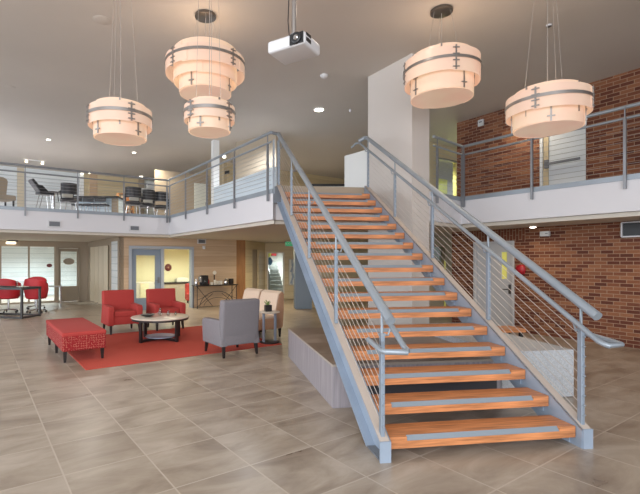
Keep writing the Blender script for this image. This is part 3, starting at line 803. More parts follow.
# ---------------------------------------------------------------- projector
pc = up(294, 49, 4.4)
t = thing('projector', 'white ceiling projector hanging on a metal pole', 'projector', pc, math.radians(-33))
MB().box((0,0,0),(.42,.34,.12),bev=.03,seg=3).build('body','white_plastic',t,True)
mb = MB(); mb.lathe([(.052,0),(.052,.03),(.04,.035)],n=24); bmesh.ops.rotate(mb.bm,verts=mb.bm.verts[:],matrix=Matrix.Rotation(PI/2,3,'X')); bmesh.ops.translate(mb.bm,verts=mb.bm.verts[:],vec=(.13,-.165,.0))
mb.box((.125,-.171,.0),(.15,.012,.105),bev=.005); ln = mb.build('lens_housing','black',t)
mb = MB(); mb.lathe([(.026,0),(.018,.008)],n=20); bmesh.ops.rotate(mb.bm,verts=mb.bm.verts[:],matrix=Matrix.Rotation(PI/2,3,'X')); bmesh.ops.translate(mb.bm,verts=mb.bm.verts[:],vec=(.13,-.2,.0)); mb.build('lens_glass','chrome',ln,True)
mb = MB()
for j in range(6): mb.box((-.213,0,-.035+.014*j),(.008,.2,.007))
mb.build('side_vent','vent_grey',t)
MB().box((.212,-.09,-.01),(.008,.09,.035)).box((.212,-.09,.04),(.008,.09,.025)).build('port_panel','black',t)
MB().box((0,0,.075),(.2,.16,.025)).tube([(.0,0,.08),(0,0,.14)],.04,14).build('mount','vent_grey',t)
MB().tube([(0,0,.12),(0,0,ZC-pc.z-.01)],.024,14).build('pole','chrome',t,True)
MB().tube([(-.05,.0,.09),(-.07,0,.3),(-.03,0,1.2),(-.03,0,ZC-pc.z-.01)],.005,6).build('power_cable','black',t)
MB().lathe([(.09,0),(.09,-.02)],(0,0,ZC-pc.z),20).build('ceiling_plate','chrome',t)

# ---------------------------------------------------------------- ceiling fixtures
def ceil_round(name, label, cat, u, v, r, z=ZC, m='white_plastic', mc='lamp_glow', lit=True, group=None, h=.03):
    p = at(u, v, z)+Vector((0,0,.004))
    t = thing(name, label, cat, p, 0, group)
    MB().lathe([(r,0),(r,-h*.6),(r*.88,-h),(r*.85,-h)],n=28).build('trim_ring',m,t,True)
    MB().lathe([(r*.84,-h*.5),(r*.80,-h*1.2),(r*.5,-h*1.5),(.005,-h*1.6)],n=28).build('lens' if lit else 'grille',mc,t,True)
    return t
ceil_round('ceiling_light','bright round surface light on the ceiling left of the white column','ceiling light',319,109,.16)
ceil_round('recessed_light','small recessed ceiling light at far left above the left balcony','ceiling light',48.5,139,.085, mc='lamp_glow')
ceil_round('recessed_light','small recessed ceiling light just below the leftmost pendant','ceiling light',134,152,.085)
for i,(u,v) in enumerate(((82,171),(89.5,170.5),(97.5,170))): ceil_round('recessed_light','small ceiling light in a row of three above the upstairs counter','ceiling light',u,v+ (2 if i<3 else 0),.08, group='row of three upstairs ceiling lights')
ceil_round('recessed_light','bright ceiling light above the upstairs round black chairs','ceiling light',141,176,.10)
ceil_round('recessed_light','small ceiling light right of the bright one, near the balcony corner','ceiling light',162,175,.08)
ceil_round('smoke_detector','white smoke detector on the ceiling beside the projector','smoke detector',324,75,.09, lit=False, mc='white_plastic', h=.05)
ceil_round('ceiling_speaker','flush round ceiling disc above the leftmost pendant','ceiling speaker',102,20,.15, m='ceiling_paint', lit=False, mc='ceiling_paint', h=.012)
ceil_round('ceiling_speaker','flush round ceiling disc at the far left edge of the ceiling','ceiling speaker',10,87,.12, m='ceiling_paint', lit=False, mc='ceiling_paint', h=.012)
ceil_round('sprinkler_head','tiny sprinkler head on the ceiling right of the round surface light','sprinkler',350,109.5,.03, lit=False, mc='chrome', h=.05)
ceil_round('ceiling_hook','small ceiling hook plate above the rightmost pendant','hook',549,25,.05, lit=False, mc='nickel', h=.03)
ceil_round('soffit_light','recessed light under the right balcony by the brick wall','ceiling light',533,226,.075,ZS2)
ceil_round('soffit_light','recessed light under the soffit by the hall exit sign','ceiling light',276,243.2,.13,ZS2)
p = at(12.5,240,ZS2)
t = thing('flush_ceiling_light','two tier ceiling light by the entrance glazing','ceiling light',p,TH)
MB().box((0,0,-.04),(.34,.34,.06),bev=.01).build('upper_tray','nickel',t); MB().box((-.05,0,-.11),(.30,.30,.07),bev=.01).build('lower_shade','soft_glow',t)
p = at(35*.9+3,160,ZC)
t = thing('track_light','short white track light on the ceiling at far left','ceiling light',p,TH)
MB().box((0,0,-.02),(.8,.06,.04)).build('track','white_plastic',t)
for k in (-.3,.3): MB().lathe([(.04,-.04),(.06,-.14),(.05,-.145)],(k,0,0),14).build('lamp_head','soft_glow',t,True)

# wall-mounted small things
def vent(label, wall, u, v, w=.34, h=.2, off=-.015, name='air_vent'):
    s = wall.s_u(u); t = thing(name, label, 'air vent', wall.p(s, off, wall.z_v(s, v)), wall.rz)
    MB().box((0,0,0),(w,.025,h),bev=.004,seg=1).build('frame','white_plastic',t)
    mb = MB()
    for j in range(5): mb.box((0,-.016,-h*.28+j*h*.14),(w*.74,.01,h*.10))
    mb.box((0,-.012,0),(w*.76,.006,h*.66)); mb.build('grille','vent_grey',t)
vent('white framed air vent low on the left balcony front', kk, 54.5, 224, .36, .20)
vent('white framed air vent on the balcony front near its inner corner', kk, 134.5, 228.2, .34, .18)
vent('white framed air vent high on the wood wall above the coffee table', WW, 201.5, 241.5, .34, .17)
s = WW.s_u(203.5); t = thing('emergency_light','small white lamp under the vent on the wood wall','wall lamp',WW.p(s,-.03,WW.z_v(s,247.5)),WW.rz)
MB().box((0,0,.03),(.10,.06,.05),bev=.01).build('mount','white_plastic',t); MB().lathe([(.05,-.06),(.055,.0),(.03,.02)],(0,-.02,0),16).build('shade','white_plastic',t,True)
s = LW.s_u(546); t = thing('emergency_light','white emergency lamp box high on the lower brick wall','wall lamp',LW.p(s,-.04,LW.z_v(s,233.8)),LW.rz)
MB().box((0,0,0),(.20,.07,.11),bev=.015).build('housing','white_plastic',t); MB().lathe([(.03,-.005),(.022,.01)],(0,0,0),14).build('lens','vent_grey',t).location=(.05,-.045,0)
s = UW.s_u(481.5); t = thing('wall_alarm','small white alarm box high on the upper brick wall','alarm',UW.p(s,-.03,UW.z_v(s,123)),UW.rz)
MB().box((0,0,0),(.17,.05,.19),bev=.01).build('housing','white_plastic',t); MB().box((.0,-.028,.02),(.09,.01,.03)).build('indicator','vent_grey',t)
s = LW.s_u(521); t = thing('alarm_bell','red round alarm bell on the brick wall right of the grey door','alarm bell',LW.p(s,-.03,LW.z_v(s,269.5)),LW.rz)
mb = MB(); mb.lathe([(.02,-.06),(.08,-.045),(.115,-.01),(.12,.01)],n=24); bmesh.ops.rotate(mb.bm,verts=mb.bm.verts[:],matrix=Matrix.Rotation(-PI/2,3,'X')); mb.build('gong','red_sign',t,True)
MB().box((0,.01,0),(.20,.03,.20),bev=.01).build('backbox','red_sign',t)
# dark unit on lower brick wall, top right
s0, s1 = LW.s_u(624), LW.s_u(690); z0, z1 = LW.z_v(s0, 237), LW.z_v(s0, 223)
t = thing('black_wall_unit','black panel with a silver frame high on the lower brick wall at the right edge','wall panel',LW.p((s0+s1)/2,-.05,(z0+z1)/2),LW.rz)
MB().box((0,0,0),(s1-s0-.04,.09,z1-z0-.03)).build('panel','black',t)
mb = MB(); w_, h_ = s1-s0, z1-z0
for a,b,c,d_ in ((0,-h_/2,w_,.025),(0,h_/2,w_,.02),(-w_/2,0,.025,h_),(w_/2,0,.025,h_)): mb.box((a,-.005,b),(c,.11,d_))
mb.build('frame','white_plastic',t)

# ---------------------------------------------------------------- lounge furniture
p0 = at(85.8,370.3); RL, RW_ = 3.66, 3.12
mb = MB(); mb.box((RL/2,RW_/2,.006),(RL,RW_,.012),bev=.003,seg=1)
tag(mb.build('area_rug','red_rug',None,False,p0,TH),'plain red area rug under the lounge furniture','rug')
RZ = .013
def armchair(label, c, rz, m, z=0, group=None, wide=.77, dep=.74, back_h=.95):
    t = thing('armchair', label, 'armchair', (c.x,c.y,z), rz, group)
    w = wide/2
    MB().box((0,.02,.29),(wide-.16,dep-.10,.18),bev=.02,seg=3).build('seat_base',m,t,True)
    MB().box((0,-.05,.435),(wide-.26,dep-.22,.13),bev=.04,seg=4).build('seat_cushion',m,t,True)
    MB().box((0,dep/2-.09,.20+(back_h-.20)/2),(wide-.04,.16,back_h-.20),bev=.045,seg=4,rx=-.09).build('backrest',m,t,True)
    for s in (-1,1):
        mb = MB(); mb.prism([(-dep/2+.03,.19),(-dep/2+.0,.58),(-dep/2+.05,.62),(dep/2-.12,.635),(dep/2-.02,.19)],'x',s*(w-.13) if s>0 else -w, w if s>0 else -(w-.13))
        bmesh.ops.bevel(mb.bm,geom=mb.bm.edges[:],offset=.022,segments=3,affect='EDGES',profile=.6); mb.build('armrest',m,t,True)
    for sx in (-1,1):
        for sy in (-1,1):
            mb = MB()
            mb.box((0,0,.10),(.055,.055,.20),taper=.6)
            for v in mb.bm.verts:
                if v.co.z < .05: v.co.x += sx*.01; v.co.y += sy*.03
            mb.build('leg','black_wood',t).location = (sx*(w-.07), sy*(dep/2-.07), 0)
    return t
a1 = (at(108.8,335.5)+at(141.8,332.5))/2 + D*.33
a2 = (at(155,331.5)+at(185,329))/2 + D*.33
armchair('red fabric armchair on the left of the pair behind the coffee table', a1, TH, 'red_fabric', RZ)
armchair('red fabric armchair on the right of the pair, in front of the blue door', a2, TH, 'red_fabric', RZ)
a3 = (at(222,358.8)+at(258,354.4))/2 + D*.34
armchair('grey fabric armchair seen from behind at the rug edge', a3, TH+PI, 'grey_fabric', RZ, wide=.78, dep=.78, back_h=.98)
def slipper(label, c):
    t = thing('slipper_chair', label, 'lounge chair', (c.x,c.y,RZ), TH-PI/2, 'beige slipper chairs'); t.scale = (1.12,1.05,.98)
    MB().box((0,-.02,.31),(.64,.62,.24),bev=.03,seg=3).build('seat','rust_fabric',t,True)
    mb = MB(); prof = [(.12,.40),(.17,.60),(.20,.80),(.25,.97),(.33,1.0),(.36,.96),(.36,.6),(.33,.2),(.14,.2)]
    mb.prism(prof,'x',-.32,.32); bmesh.ops.bevel(mb.bm,geom=[e for e in mb.bm.edges],offset=.018,segments=2,affect='EDGES'); mb.build('backrest','rust_fabric',t,True)
    MB().prism([(.10,.44),(.15,.60),(.18,.80),(.225,.96),(.30,1.01),(.30,.99),(.245,.95),(.21,.80),(.17,.60),(.13,.43)],'x',-.305,.305).build('back_cushion','beige_fabric',t,True)['label']='pale beige back cushion'
    MB().box((0,-.07,.45),(.62,.5,.07),bev=.03,seg=3).build('seat_cushion','beige_fabric',t,True)['label']='pale beige seat cushion'
    for sx in (-1,1):
        for sy in (-1,1): MB().box((sx*.27,sy*.26+.02,.10),(.05,.05,.2),taper=.6).build('leg','black_wood',t)
rl = at(279.4,337)
rl = rl + Vector((.05,-.04,0))
slipper('beige and rust slipper chair nearest the staircase', rl + D*.33 - E*.33)
slipper('beige and rust slipper chair further back behind the grey armchair', rl + D*1.08 - E*.33)
# ottoman bench
c0_ = (at(64,363.7)+at(103.3,358.8))/2; oc = c0_ + D*.90
t = thing('ottoman_bench','long red upholstered bench with patterned sides at the rug corner','bench',(oc.x,oc.y,RZ),TH)
MB().box((0,0,.325),(.68,1.92,.29),bev=.03,seg=3).build('body','red_pattern',t,True)['label']='patterned red side fabric'
MB().box((0,0,.455),(.69,1.93,.07),bev=.03,seg=4).build('seat','red_fabric',t,True)['label']='plain red seat top'
for sx in (-1,1):
    for sy in (-1,0,1): MB().box((sx*.29,sy*.89,.105),(.06,.06,.21),taper=.6).build('leg','black_wood',t)
# coffee table
ct = Vector((-2.30,9.24,0))
t = thing('coffee_table','round coffee table with pale top and dark crossed base','coffee table',(ct.x,ct.y,RZ),TH+.35)
MB().lathe([(.57,-.02),(.595,-.012),(.60,0),(.595,.008),(.57,.012)],(0,0,.475),48).build('tabletop','stone_top',t,True)
MB().lathe([(.58,0),(.58,.035),(.50,.035),(.50,0)],(0,0,.42),48,cap=False).build('apron','black_wood',t,True)
for q in range(4):
    a = PI/2*q; MB().box((math.cos(a)*.50,math.sin(a)*.50,.21),(.045,.065,.42),rz=a).build('leg','black_wood',t)
MB().box((0,0,.035),(1.0,.08,.045)).box((0,0,.036),(.08,1.0,.045)).build('cross_base','black_wood',t)
MB().lathe([(.01,0),(.30,0),(.30,.018),(.01,.018)],(0,0,.062),32).build('lower_shelf','steel',t,True)['label']='grey round lower shelf'
zt = .475+.012+RZ
def vase(x, y, r, h, m, label, name='glass_vase'):
    mb = MB(); mb.lathe([(r*.6,0),(r,h*.25),(r*.85,h*.6),(r*.45,h*.8),(r*.6,h),(r*.5,h),(r*.38,h*.8),(r*.7,h*.5),(.005,h*.06)],n=20)
    tag(mb.build(name,m,None,True,(x,y,zt)),label,'vase')
vase(ct.x-.02,ct.y+.05,.05,.16,'sparkle_glass','tallest clear glass bottle on the round coffee table')
vase(ct.x+.16,ct.y+.02,.04,.12,'sparkle_glass','clear glass bottle at the right on the round coffee table')
vase(ct.x+.30,ct.y+.09,.035,.09,'sparkle_glass','smallest clear bottle near the right rim of the coffee table')
mb = MB(); mb.lathe([(.05,0),(.13,.03),(.15,.05),(.14,.05),(.05,.012),(.005,.012)],n=24); tag(mb.build('dark_bowl','black',None,True,(ct.x-.24,ct.y-.10,zt)),'low dark bowl on the round coffee table','bowl')
# side table
sc = Vector((-.01,8.88,0))
t = thing('side_table','small round side table with steel stem beside the slipper chair','side table',(sc.x,sc.y,RZ),TH)
MB().lathe([(.20,0),(.215,.01),(.215,.022),(.20,.03)],(0,0,.60),32).build('tabletop','stone_top',t,True)
for k in (-1,1): MB().box((k*.14,0,.30),(.02,.07,.60)).build('stem','post_steel',t)
MB().lathe([(.20,0),(.20,.02),(.18,.025)],(0,0,.004),32).build('base','black_wood',t,True)
tz = .63+RZ
t = thing('potted_plant','small dark square pot with a little plant on the side table','plant pot',(sc.x-.03,sc.y,tz),.3)
MB().box((0,0,.065),(.13,.13,.13),bev=.008).build('pot','black_wood',t)
mb = MB()
for i in range(14):
    a = random.random()*6.28; l = .06+random.random()*.05; r = .05*random.random()
    mb.tube([(r*.3*math.cos(a),r*.3*math.sin(a),.12),(r*math.cos(a),r*math.sin(a),.12+l*.6),(r*1.6*math.cos(a),r*1.6*math.sin(a),.12+l)],.006,4)
mb.build('foliage','leaf',t)

# console coffee station
cs = WW.p((WW.s_u(190)+WW.s_u(231))/2, -.33); cl = WW.s_u(231)-WW.s_u(190)
t = thing('console_table','dark iron console table with crossed struts against the wood wall','console table',(cs.x,cs.y,0),TH)
MB().box((0,0,.785),(cl,.40,.035),bev=.005).build('tabletop','black_wood',t)
for sx in (-1,1):
    for sy in (-1,1): MB().tube([(sx*(cl/2-.05),sy*.16,0),(sx*(cl/2-.05),sy*.16,.78)],.014,8).build('leg','black',t)
mb = MB()
for sx in (-1,1):
    mb.tube([(sx*(cl/2-.05),-.16,.76),(sx*.18,-.16,.06)],.010,6); mb.tube([(sx*(cl/2-.05),-.16,.06),(sx*.18,-.16,.5)],.010,6)
    mb.tube([(sx*(cl/2-.05),-.16,.3),(sx*.35,-.16,.45)],.008,6)
mb.tube([(-(cl/2-.15)*math.cos(a*PI/12),-.16,.06+.52*math.sin(a*PI/12)) for a in range(13)],.011,6)
mb.tube([(-(cl/2-.3)*math.cos(a*PI/12),-.16,.06+.30*math.sin(a*PI/12)) for a in range(13)],.009,6)
mb.tube([(-cl/2+.05,-.16,.06),(cl/2-.05,-.16,.06)],.010,6)
mb.build('scroll_struts','black',t)
CZ = .803
def on_console(x, y=0): q = cs+E*x+D*y; return (q.x,q.y,CZ)
t = thing('coffee_machine','black coffee machine on the left end of the console table','coffee machine',on_console(-.42),TH)
MB().box((0,.04,.17),(.26,.2,.34),bev=.03).box((0,-.06,.03),(.24,.2,.05),bev=.015).build('body','black',t)
MB().box((-.16,.0,.2),(.08,.16,.2),bev=.02).build('water_tank','chrome',t); MB().lathe([(.05,.0),(.07,.06),(.05,.13)],(0,-.06,.055),16).build('carafe','sparkle_glass',t,True)
def cup(x,y,label,r=.04,h=.1,m='cream',name='paper_cup',cat='cup',g='white cups on the console table'):
    mb = MB(); mb.lathe([(r*.75,0),(r,h),(r*.9,h),(r*.66,.01)],n=14); tag(mb.build(name,m,None,True,on_console(x,y)),label,cat,g)
for i,(x,c,lb) in enumerate(((-.695,'chrome','small silver thermos at the far left end of the console table'),(-.24,'red_sign','red canister between the coffee machine and the cups on the console table'),(.50,'cream','pale jar between the kettle and the canister on the console table'))):
    mb = MB(); mb.lathe([(.045,0),(.05,.02),(.05,.15),(.03,.18),(.03,.21),(.01,.215)],n=16); tag(mb.build('jar',c,None,True,on_console(x,.09)),lb,'jar')
cup(-.17,-.08,'single pale cup just right of the black coffee machine',.055,.09)
cup(-.04,-.06,'tall pale cup at the middle of the console table',.05,.17)
for i,x in enumerate((.08,.17,.26)): cup(x,.03,'pale cup in the row of three right of centre on the console table',.045,.13)
t = thing('cup_dispenser','dark holder with a white round sign standing behind the middle cups','dispenser',on_console(.02,.12),TH)
MB().box((0,0,.2),(.03,.03,.4)).build('stand','black',t); disc('sign_disc','cream',t,(0,-.03,.42),.07,.07)
t = thing('tea_kettle','silver kettle on the right of the console table','kettle',on_console(.40,-.05),TH)
MB().lathe([(.07,0),(.085,.04),(.07,.15),(.03,.19),(.012,.21)],n=20).build('body','chrome',t,True); MB().tube([(.07,0,.04),(.12,0,.1),(.06,0,.17)],.009,6).build('handle','black',t)
mb = MB(); mb.box((0,0,.1),(.16,.12,.2),bev=.02); tag(mb.build('coffee_canister','black_wood',None,False,on_console(.65,.02),TH),'dark canister at the right end of the console table','canister')

# meeting table and red swivel chairs at far left
tc_ = Vector((-7.05,12.5,0)); tx = Vector((-.97,.23,0)); ty = Vector((.23,.97,0)); trz = math.atan2(.23*-1,.97)
tl, tw = 2.0, .75; c = tc_+tx*(tl/2)+ty*(tw/2)
t = thing('meeting_table','dark framed glass meeting table at the left edge by the red swivel chairs','table',(c.x,c.y,0),trz)
MB().box((0,0,.879),(tl,tw,.012)).build('tabletop','glass',t)
mb = MB()
for sy in (-1,1): mb.box((0,sy*(tw/2-.02),.855),(tl,.045,.06))
for sx in (-1,1): mb.box((sx*(tl/2-.02),0,.855),(.045,tw-.08,.06))
mb.build('apron','dark_frame',t)
for sx in (-1,1):
    for sy in (-1,1): MB().box((sx*(tl/2-.03),sy*(tw/2-.03),.42),(.055,.055,.84)).build('leg','dark_frame',t)
mb = MB()
for sy in (-1,1): mb.box((0,sy*(tw/2-.03),.03),(tl-.1,.05,.05))
for sx in (-1,1): mb.box((sx*(tl/2-.03),0,.03),(.05,tw-.1,.05))
mb.build('floor_rail','dark_frame',t)
for k,(dx,dy) in enumerate(((-.2,.0),(.35,.08))):
    q = c + Vector((dx,dy,0)); mb = MB(); mb.lathe([(.03,0),(.045,.16),(.04,.16),(.027,.01)],n=14); tag(mb.build('glass_tumbler','sparkle_glass',None,True,(q.x,q.y,.887)),('clear tumbler left of centre on the glass meeting table','clear tumbler near the right end of the glass meeting table')[k],'glass')
for k,(dx,dy,a) in enumerate(((-.45,-.1,.2),(.6,-.05,-.3))):
    q = c + Vector((dx,dy,0)); mb = MB(); mb.box((0,0,.006),(.3,.22,.012)); tag(mb.build('magazine','cream',None,False,(q.x,q.y,.887),trz+a),('pale magazine left on the glass meeting table','pale magazine at the right end of the glass meeting table')[k],'magazine')
q = c+Vector((-.55,-.05,0)); mb = MB()
for k in range(4): mb.box((0,0,.02+.04*k),(.36-.02*(k%2),.28,.036),rz=.1*k)
tag(mb.build('red_box_stack','red_fabric',None,False,(q.x,q.y,.056),trz),'pile of red folded blankets under the glass meeting table','blankets')
def swivel(c, rz, label, src=[]):
    if src:
        return clone(src[0], (c.x,c.y,0), rz, label)
    t = thing('swivel_chair',label,'office chair',(c.x,c.y,0),rz)
    mb = MB(); n = 18
    prof = []
    # tub: curved shell opening to -y
    g = []
    for i in range(n+1):
        a = -.35 + (PI+.7)*i/n; hgt = .94 + .16*math.sin(max(0,min(PI,a)))
        ca, sa = math.cos(a), math.sin(a); row = []
        for (r, z) in ((.22,.44),(.33,.52),(.37,.72),(.35,hgt),(.31,hgt),(.32,.72),(.28,.55),(.18,.50)): row.append(mb.bm.verts.new((r*ca, r*sa*.92, z)))
        g.append(row)
    for p, q in zip(g, g[1:]):
        for k in range(8): mb.bm.faces.new((p[k], q[k], q[(k+1)%8], p[(k+1)%8]))
    mb.bm.faces.new(g[0]); mb.bm.faces.new(g[-1][::-1])
    mb.build('shell','red_chair',t,True)
    MB().lathe([(.02,.44),(.27,.45),(.31,.49),(.29,.54),(.02,.56)],n=24).build('seat','red_chair',t,True)
    MB().tube([(0,0,.08),(0,0,.45)],.03,12).build('column','chrome',t,True)
    for k in range(5):
        a = 2*PI*k/5+.3; x, y = math.cos(a)*.28, math.sin(a)*.28
        ft = MB().tube([(0,0,.11),(x,y,.08)],.016,8).build('foot','chrome',t,True)
        MB().lathe([(.012,-.02),(.03,-.015),(.03,.015),(.012,.02)],n=12).build('caster','black',ft,True)
        cst = ft.children[0]; cst.location=(x,y,.03); cst.rotation_euler=(PI/2,0,a)
    src.append(t); return t
swivel(Vector((-7.43,14.0,0)), PI-.2, 'red tub swivel chair at the right end of the glass meeting table')
swivel(Vector((-8.35,14.05,0)), PI+.1, 'red tub swivel chair behind the left part of the glass meeting table')
swivel(Vector((-8.05,15.1,0)), .3, 'red tub swivel chair half hidden behind the one at the right end of the table')
q = at(52,300.5)
t = thing('folding_desk','small white desk by the entrance glazing behind the red swivel chairs','desk',(-8.0,15.9,0),TH)
MB().box((0,0,.72),(.9,.4,.03),bev=.005).build('tabletop','white_plastic',t)
for sx in (-1,1): MB().box((sx*.38,0,.355),(.04,.3,.71)).build('leg','chrome',t)

# sofa in the yellow room
q = RB.p(RB.s_u(183), -1.6)
t = thing('red_sofa','red sofa inside the yellow room seen through the side pane','sofa',(q.x,q.y,0),TH)
MB().box((0,0,.24),(.9,.6,.26),bev=.03).build('seat','red_fabric',t); MB().box((0,.28,.45),(.9,.16,.62),bev=.04).build('backrest','red_fabric',t)
for sx in (-1,1):
    for sy in (-1,1): MB().box((sx*.38,sy*.22,.06),(.05,.05,.12)).build('leg','black',t)

# ---------------------------------------------------------------- upstairs furniture
def barrel_chair(c, rz, label, g='black tub chairs upstairs', src=[], h=1.0):
    if src: return clone(src[0], (c.x,c.y,ZS1+.0), rz, label, g)
    t = thing('tub_chair',label,'chair',(c.x,c.y,ZS1),rz,g); t.scale = (.95,.95,1.08)
    MB().lathe([(.02,.48),(.26,.48),(.29,.54),(.27,.60),(.02,.61)],n=24).build('seat','black_leather',t,True)
    MB().band(.31,.72,1.06,.15,PI-.15,.045,22).build('backrest','black_leather',t,True)
    for s in (-1,1): mb = MB(); mb.tube([(s*.29,.08,.55),(s*.31,.05,.80)],.02,8); mb.tube([(s*.31,.05,.80),(s*.29,-.22,.78)],.025,8); mb.tube([(s*.29,-.22,.78),(s*.26,-.2,.5)],.018,8); mb.build('arm_frame','black',t)
    for sx in (-1,1):
        for sy in (-1,1): MB().tube([(sx*.17,sy*.17,.5),(sx*.24,sy*.24,0)],.018,8).build('leg','chrome',t)
    src.append(t); return t
def upat(u, y): return Vector(((u-U0)/F*y, y, 0))
barrel_chair(upat(68.5,15.0), TH+PI+.3, 'black upright tub chair with a pale cushion beside the small pedestal table')
barrel_chair(upat(133,15.8), TH+PI, 'leftmost black tub chair in the upstairs group near the balcony corner')
barrel_chair(upat(147,16.4), TH+PI+.5, 'middle black tub chair in the upstairs group near the balcony corner')
barrel_chair(upat(161,16.9), TH+PI-.5, 'rightmost black tub chair in the upstairs group near the balcony corner')
for u, y, lb in ((67.5,14.95,'pale cushion on the upright tub chair beside the pedestal table'),(134,15.75,'pale cushion on the leftmost upstairs tub chair'),(148,16.35,'pale cushion on the middle upstairs tub chair')):
    q = upat(u,y); mb = MB(); mb.box((0,0,.13),(.34,.10,.24),bev=.05,seg=3); tag(mb.build('cushion','cream',None,True,(q.x,q.y,ZS1+.665),TH+.1),lb,'cushion')
# reclining lounge chair
q = upat(42,13.9)
t = thing('recliner_chair','black reclining chair with a tilted back and thin legs on the left balcony','chair',(q.x,q.y,ZS1),TH+.25); t.scale = (.72,.72,.95)
MB().box((.12,0,.70),(.62,.5,.10),bev=.03,rz=0).build('seat','black_leather',t,True)
mb = MB(); mb.prism([(-.15,.72),(-.50,1.08),(-.44,1.14),(-.05,.80)],'y',-.25,.25); bmesh.ops.bevel(mb.bm,geom=mb.bm.edges[:],offset=.02,segments=2,affect='EDGES'); mb.build('backrest','black_leather',t,True)
mb = MB(); mb.prism([(.0,.74),(-.22,1.02),(.12,1.0),(.40,.80),(.40,.74)],'y',.25,.31); mb.build('armrest','black_leather',t)
for sx in (-1,1):
    for sy in (-1,1): MB().tube([(sx*.15+.12,sy*.2,.68),(sx*.30+.06,sy*.22,0)],.015,6).build('leg','chrome',t)
# tan high back chair at left edge
q = upat(1,13.2)
t = thing('high_back_chair','taupe high back chair cut by the left edge on the balcony','chair',(q.x,q.y,ZS1),TH+.4)
MB().box((0,0,.42),(.6,.6,.16),bev=.05,seg=3).build('seat','taupe',t,True)
mb = MB(); mb.prism([(-.28,.36),(.26,.36),(.33,1.02),(.22,1.1),(-.2,1.1),(-.3,1.0)],'y',.24,.34); bmesh.ops.bevel(mb.bm,geom=mb.bm.edges[:],offset=.025,segments=3,affect='EDGES'); mb.build('backrest','taupe',t,True)
for sx in (-1,1):
    for sy in (-1,1): MB().box((sx*.24,sy*.24,.17),(.04,.04,.34)).build('leg','black',t)
# pedestal table
q = upat(53.5,15.7)
t = thing('pedestal_table','small dark pedestal table between the recliner and the tub chair','table',(q.x,q.y,ZS1),0)
MB().lathe([(.02,0),(.30,0),(.32,.02),(.30,.04),(.02,.04)],(0,0,.93),28).build('tabletop','black_wood',t,True); MB().tube([(0,0,.03),(0,0,.93)],.05,12).build('stem','chrome',t,True); MB().lathe([(.25,0),(.24,.03),(.05,.05)],n=24).build('base','black',t,True)
# long counter with stools
q0, q1 = upat(79,16.9), upat(120,16.9); mid = (q0+q1)/2; cl2 = (q1-q0).length; crz = math.atan2((q1-q0).y,(q1-q0).x)
t = thing('bar_counter','long upstairs counter with dark top and pale front behind the stools','counter',(mid.x,mid.y,ZS1),crz)
MB().box((0,.1,.45),(cl2,.5,.90)).build('body','panel_blue',t); MB().box((0,0,.93),(cl2+.1,.8,.06),bev=.01).build('worktop','black',t)
MB().box((cl2/2-.12,.05,.44),(.22,.62,.88)).build('end_panel','taupe_frame',t)
src = None
for i,f in enumerate((.14,.42,.70)):
    p = q0.lerp(q1,f)-Vector((-math.sin(crz),math.cos(crz),0))*.55
    lb = ('leftmost of the three black stools at the upstairs counter','middle one of the three black stools at the upstairs counter','rightmost of the three black stools at the upstairs counter')[i]
    if src is None:
        src = t = thing('counter_stool',lb,'stool',(p.x,p.y,ZS1),crz,'black stools at the upstairs counter')
        MB().box((0,0,.60),(.42,.38,.07),bev=.025,seg=3).build('seat','black_leather',t,True); MB().box((0,-.19,.78),(.42,.05,.16),bev=.02,seg=2).build('backrest','black_leather',t,True)
        for sx in (-1,1):
            for sy in (-1,1): MB().tube([(sx*.15,sy*.14,.58),(sx*.2,sy*.18,0)],.014,6).build('leg','chrome',t)
    else: clone(src,(p.x,p.y,ZS1),crz,lb)
# wood screen with lit bottles between counter and tub chairs
s0 = upat(125,18.3)
t = thing('wood_display_shelf','narrow wooden shelf unit with orange items between counter and tub chairs','shelf',(s0.x,s0.y,ZS1),TH)
mb = MB()
for x in (-.30,.30): mb.box((x,0,.65),(.05,.3,1.3))
for z in (.03,.35,.67,.99,1.28): mb.box((0,0,z),(.55,.3,.04))
mb.build('frame','brown_wood',t)
for j in range(4):
    for k in range(2):
        mb = MB(); mb.box((0,0,.09),(.16,.14,.18),bev=.02)
        o = mb.build('storage_box',('timber','beige_fabric')[(j+k)%2],None,False,(s0.x+(-.12+.24*k)*E.x,s0.y+(-.12+.24*k)*E.y,ZS1+.052+.32*j),TH)
        tag(o,'%s box on the %s shelf of the narrow wooden unit, %s side'%(('orange','beige')[(j+k)%2],('bottom','second','third','top')[j],('left','right')[k]),'box','boxes in the narrow wooden unit')
# wall shelf with white box
s = WB.s_u(151); z = WB.z_v(s,191.5)
t = thing('wall_shelf','long white wall shelf behind the upstairs tub chairs','shelf',WB.p(s,-.30,z),WB.rz)
MB().box((0,0,0),(1.6,.35,.12)).build('board','white_wall',t); MB().box((0,.12,-.1),(1.4,.05,.1)).build('bracket','white_wall',t)
q = WB.p(s+.1,-.32,z+.062); mb = MB(); mb.box((0,0,.2),(.9,.2,.4),bev=.02); tag(mb.build('white_box','white_wall',None,False,q,WB.rz),'white cabinet box standing on the long upstairs wall shelf','box')

# ---------------------------------------------------------------- lights
def area(p, rot, sx, sy, e, col=(1,1,1), name='window_light'):
    l = bpy.data.lights.new(name,'AREA'); l.shape='RECTANGLE'; l.size=sx; l.size_y=sy; l.energy=e; l.color=col
    o = bpy.data.objects.new(name,l); C.objects.link(o); o.location=p; o.rotation_euler=rot; return o
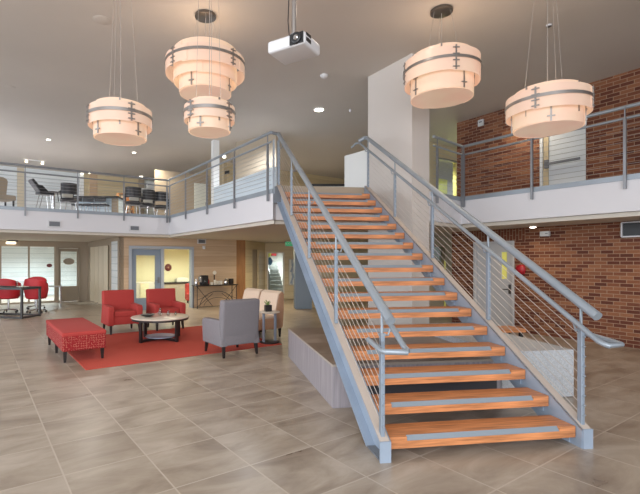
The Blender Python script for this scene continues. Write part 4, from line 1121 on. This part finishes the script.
# recessed lights under the slab and upstairs, plus added daylight fill outside the entrance
for p, e, c in (((-6.8,13.2,2.3),22,(1,.86,.66)),((-8.6,14.6,2.3),22,(1,.86,.66)),((-2.9,13.6,2.3),50,(1,.84,.62)),((-.9,13.4,2.3),50,(1,.8,.55)),((.5,15.8,2.3),75,(1,.82,.5)),((2.6,14.5,2.3),14,(1,.82,.5)),
                ((5.45,9.5,2.3),12,(1,.80,.55)),((6.3,7.6,2.3),8,(1,.80,.55)),((5.2,12.8,2.3),8,(1,.85,.6)),
                ((-3.8,16.4,2.3),120,(1,.96,.80)),((-2.2,17.2,2.3),120,(1,.96,.80)),((-9.9,18.9,2.35),270,(.9,.96,1)),((-7.6,19.6,2.35),270,(.9,.96,1)),((-11.5,17.6,2.35),270,(.9,.96,1)),  # the bluish spots are added fill, standing in for daylight on the exterior siding
                ((-7,17,5.6),300,(1,.95,.86)),((-11,14.5,5.6),300,(.95,.97,1)),((-4.5,17.2,5.6),90,(1,.9,.72)),((-.6,14,5.6),150,(.92,.96,1)),((0.5,18,5.6),80,(1,.88,.66)),((3,19,5.6),40,(1,.86,.62)),((6.5,11.4,5.6),40,(1,.85,.62)),((6.2,16.9,5.2),200,(.95,1,.45)),
                ((.9,21.2,2.3),200,(1,1,.95)),((1.7,6.5,5.6),20,(1,.85,.7))):
    l = bpy.data.lights.new('ceiling_and_fill_lamp','SPOT'); l.energy = e*1.6; l.color = c; l.shadow_soft_size = .12; l.spot_size = math.radians(165); l.spot_blend = 1
    o = bpy.data.objects.new('ceiling_and_fill_lamp',l); C.objects.link(o); o.location = p
w = bpy.data.worlds.new('World'); bpy.context.scene.world = w; w.use_nodes = True
w.node_tree.nodes['Background'].inputs[0].default_value = (.90,.95,1.0,1); w.node_tree.nodes['Background'].inputs[1].default_value = 1.0
# daylight through the glazed front behind the camera
area((-3,-3.5,3.0),(math.radians(78),0,math.radians(-8)),16,5,760,(.93,.96,1.0))
# daylight through the windows on the left side of the hall
area((-15,4.5,3.2),(math.radians(90),0,math.radians(-90)),9,4.5,520,(.82,.91,1.0))

# ---------------------------------------------------------------- camera
cam = bpy.data.cameras.new('camera'); co = bpy.data.objects.new('camera', cam); C.objects.link(co)
co.location = (0,0,H); co.rotation_euler = (PI/2,0,0)
cam.sensor_fit = 'HORIZONTAL'; cam.sensor_width = 36; cam.lens = F/640*36
cam.shift_x = (320-U0)/640; cam.shift_y = (V0-247)/640
cam.clip_end = 200
S = bpy.context.scene; S.camera = co
S.view_settings.view_transform = 'Standard'; S.view_settings.look = 'None'; S.view_settings.gamma = 1; S.view_settings.exposure = 0.5
S.view_settings.use_curve_mapping = False
S.cycles.max_bounces = 8
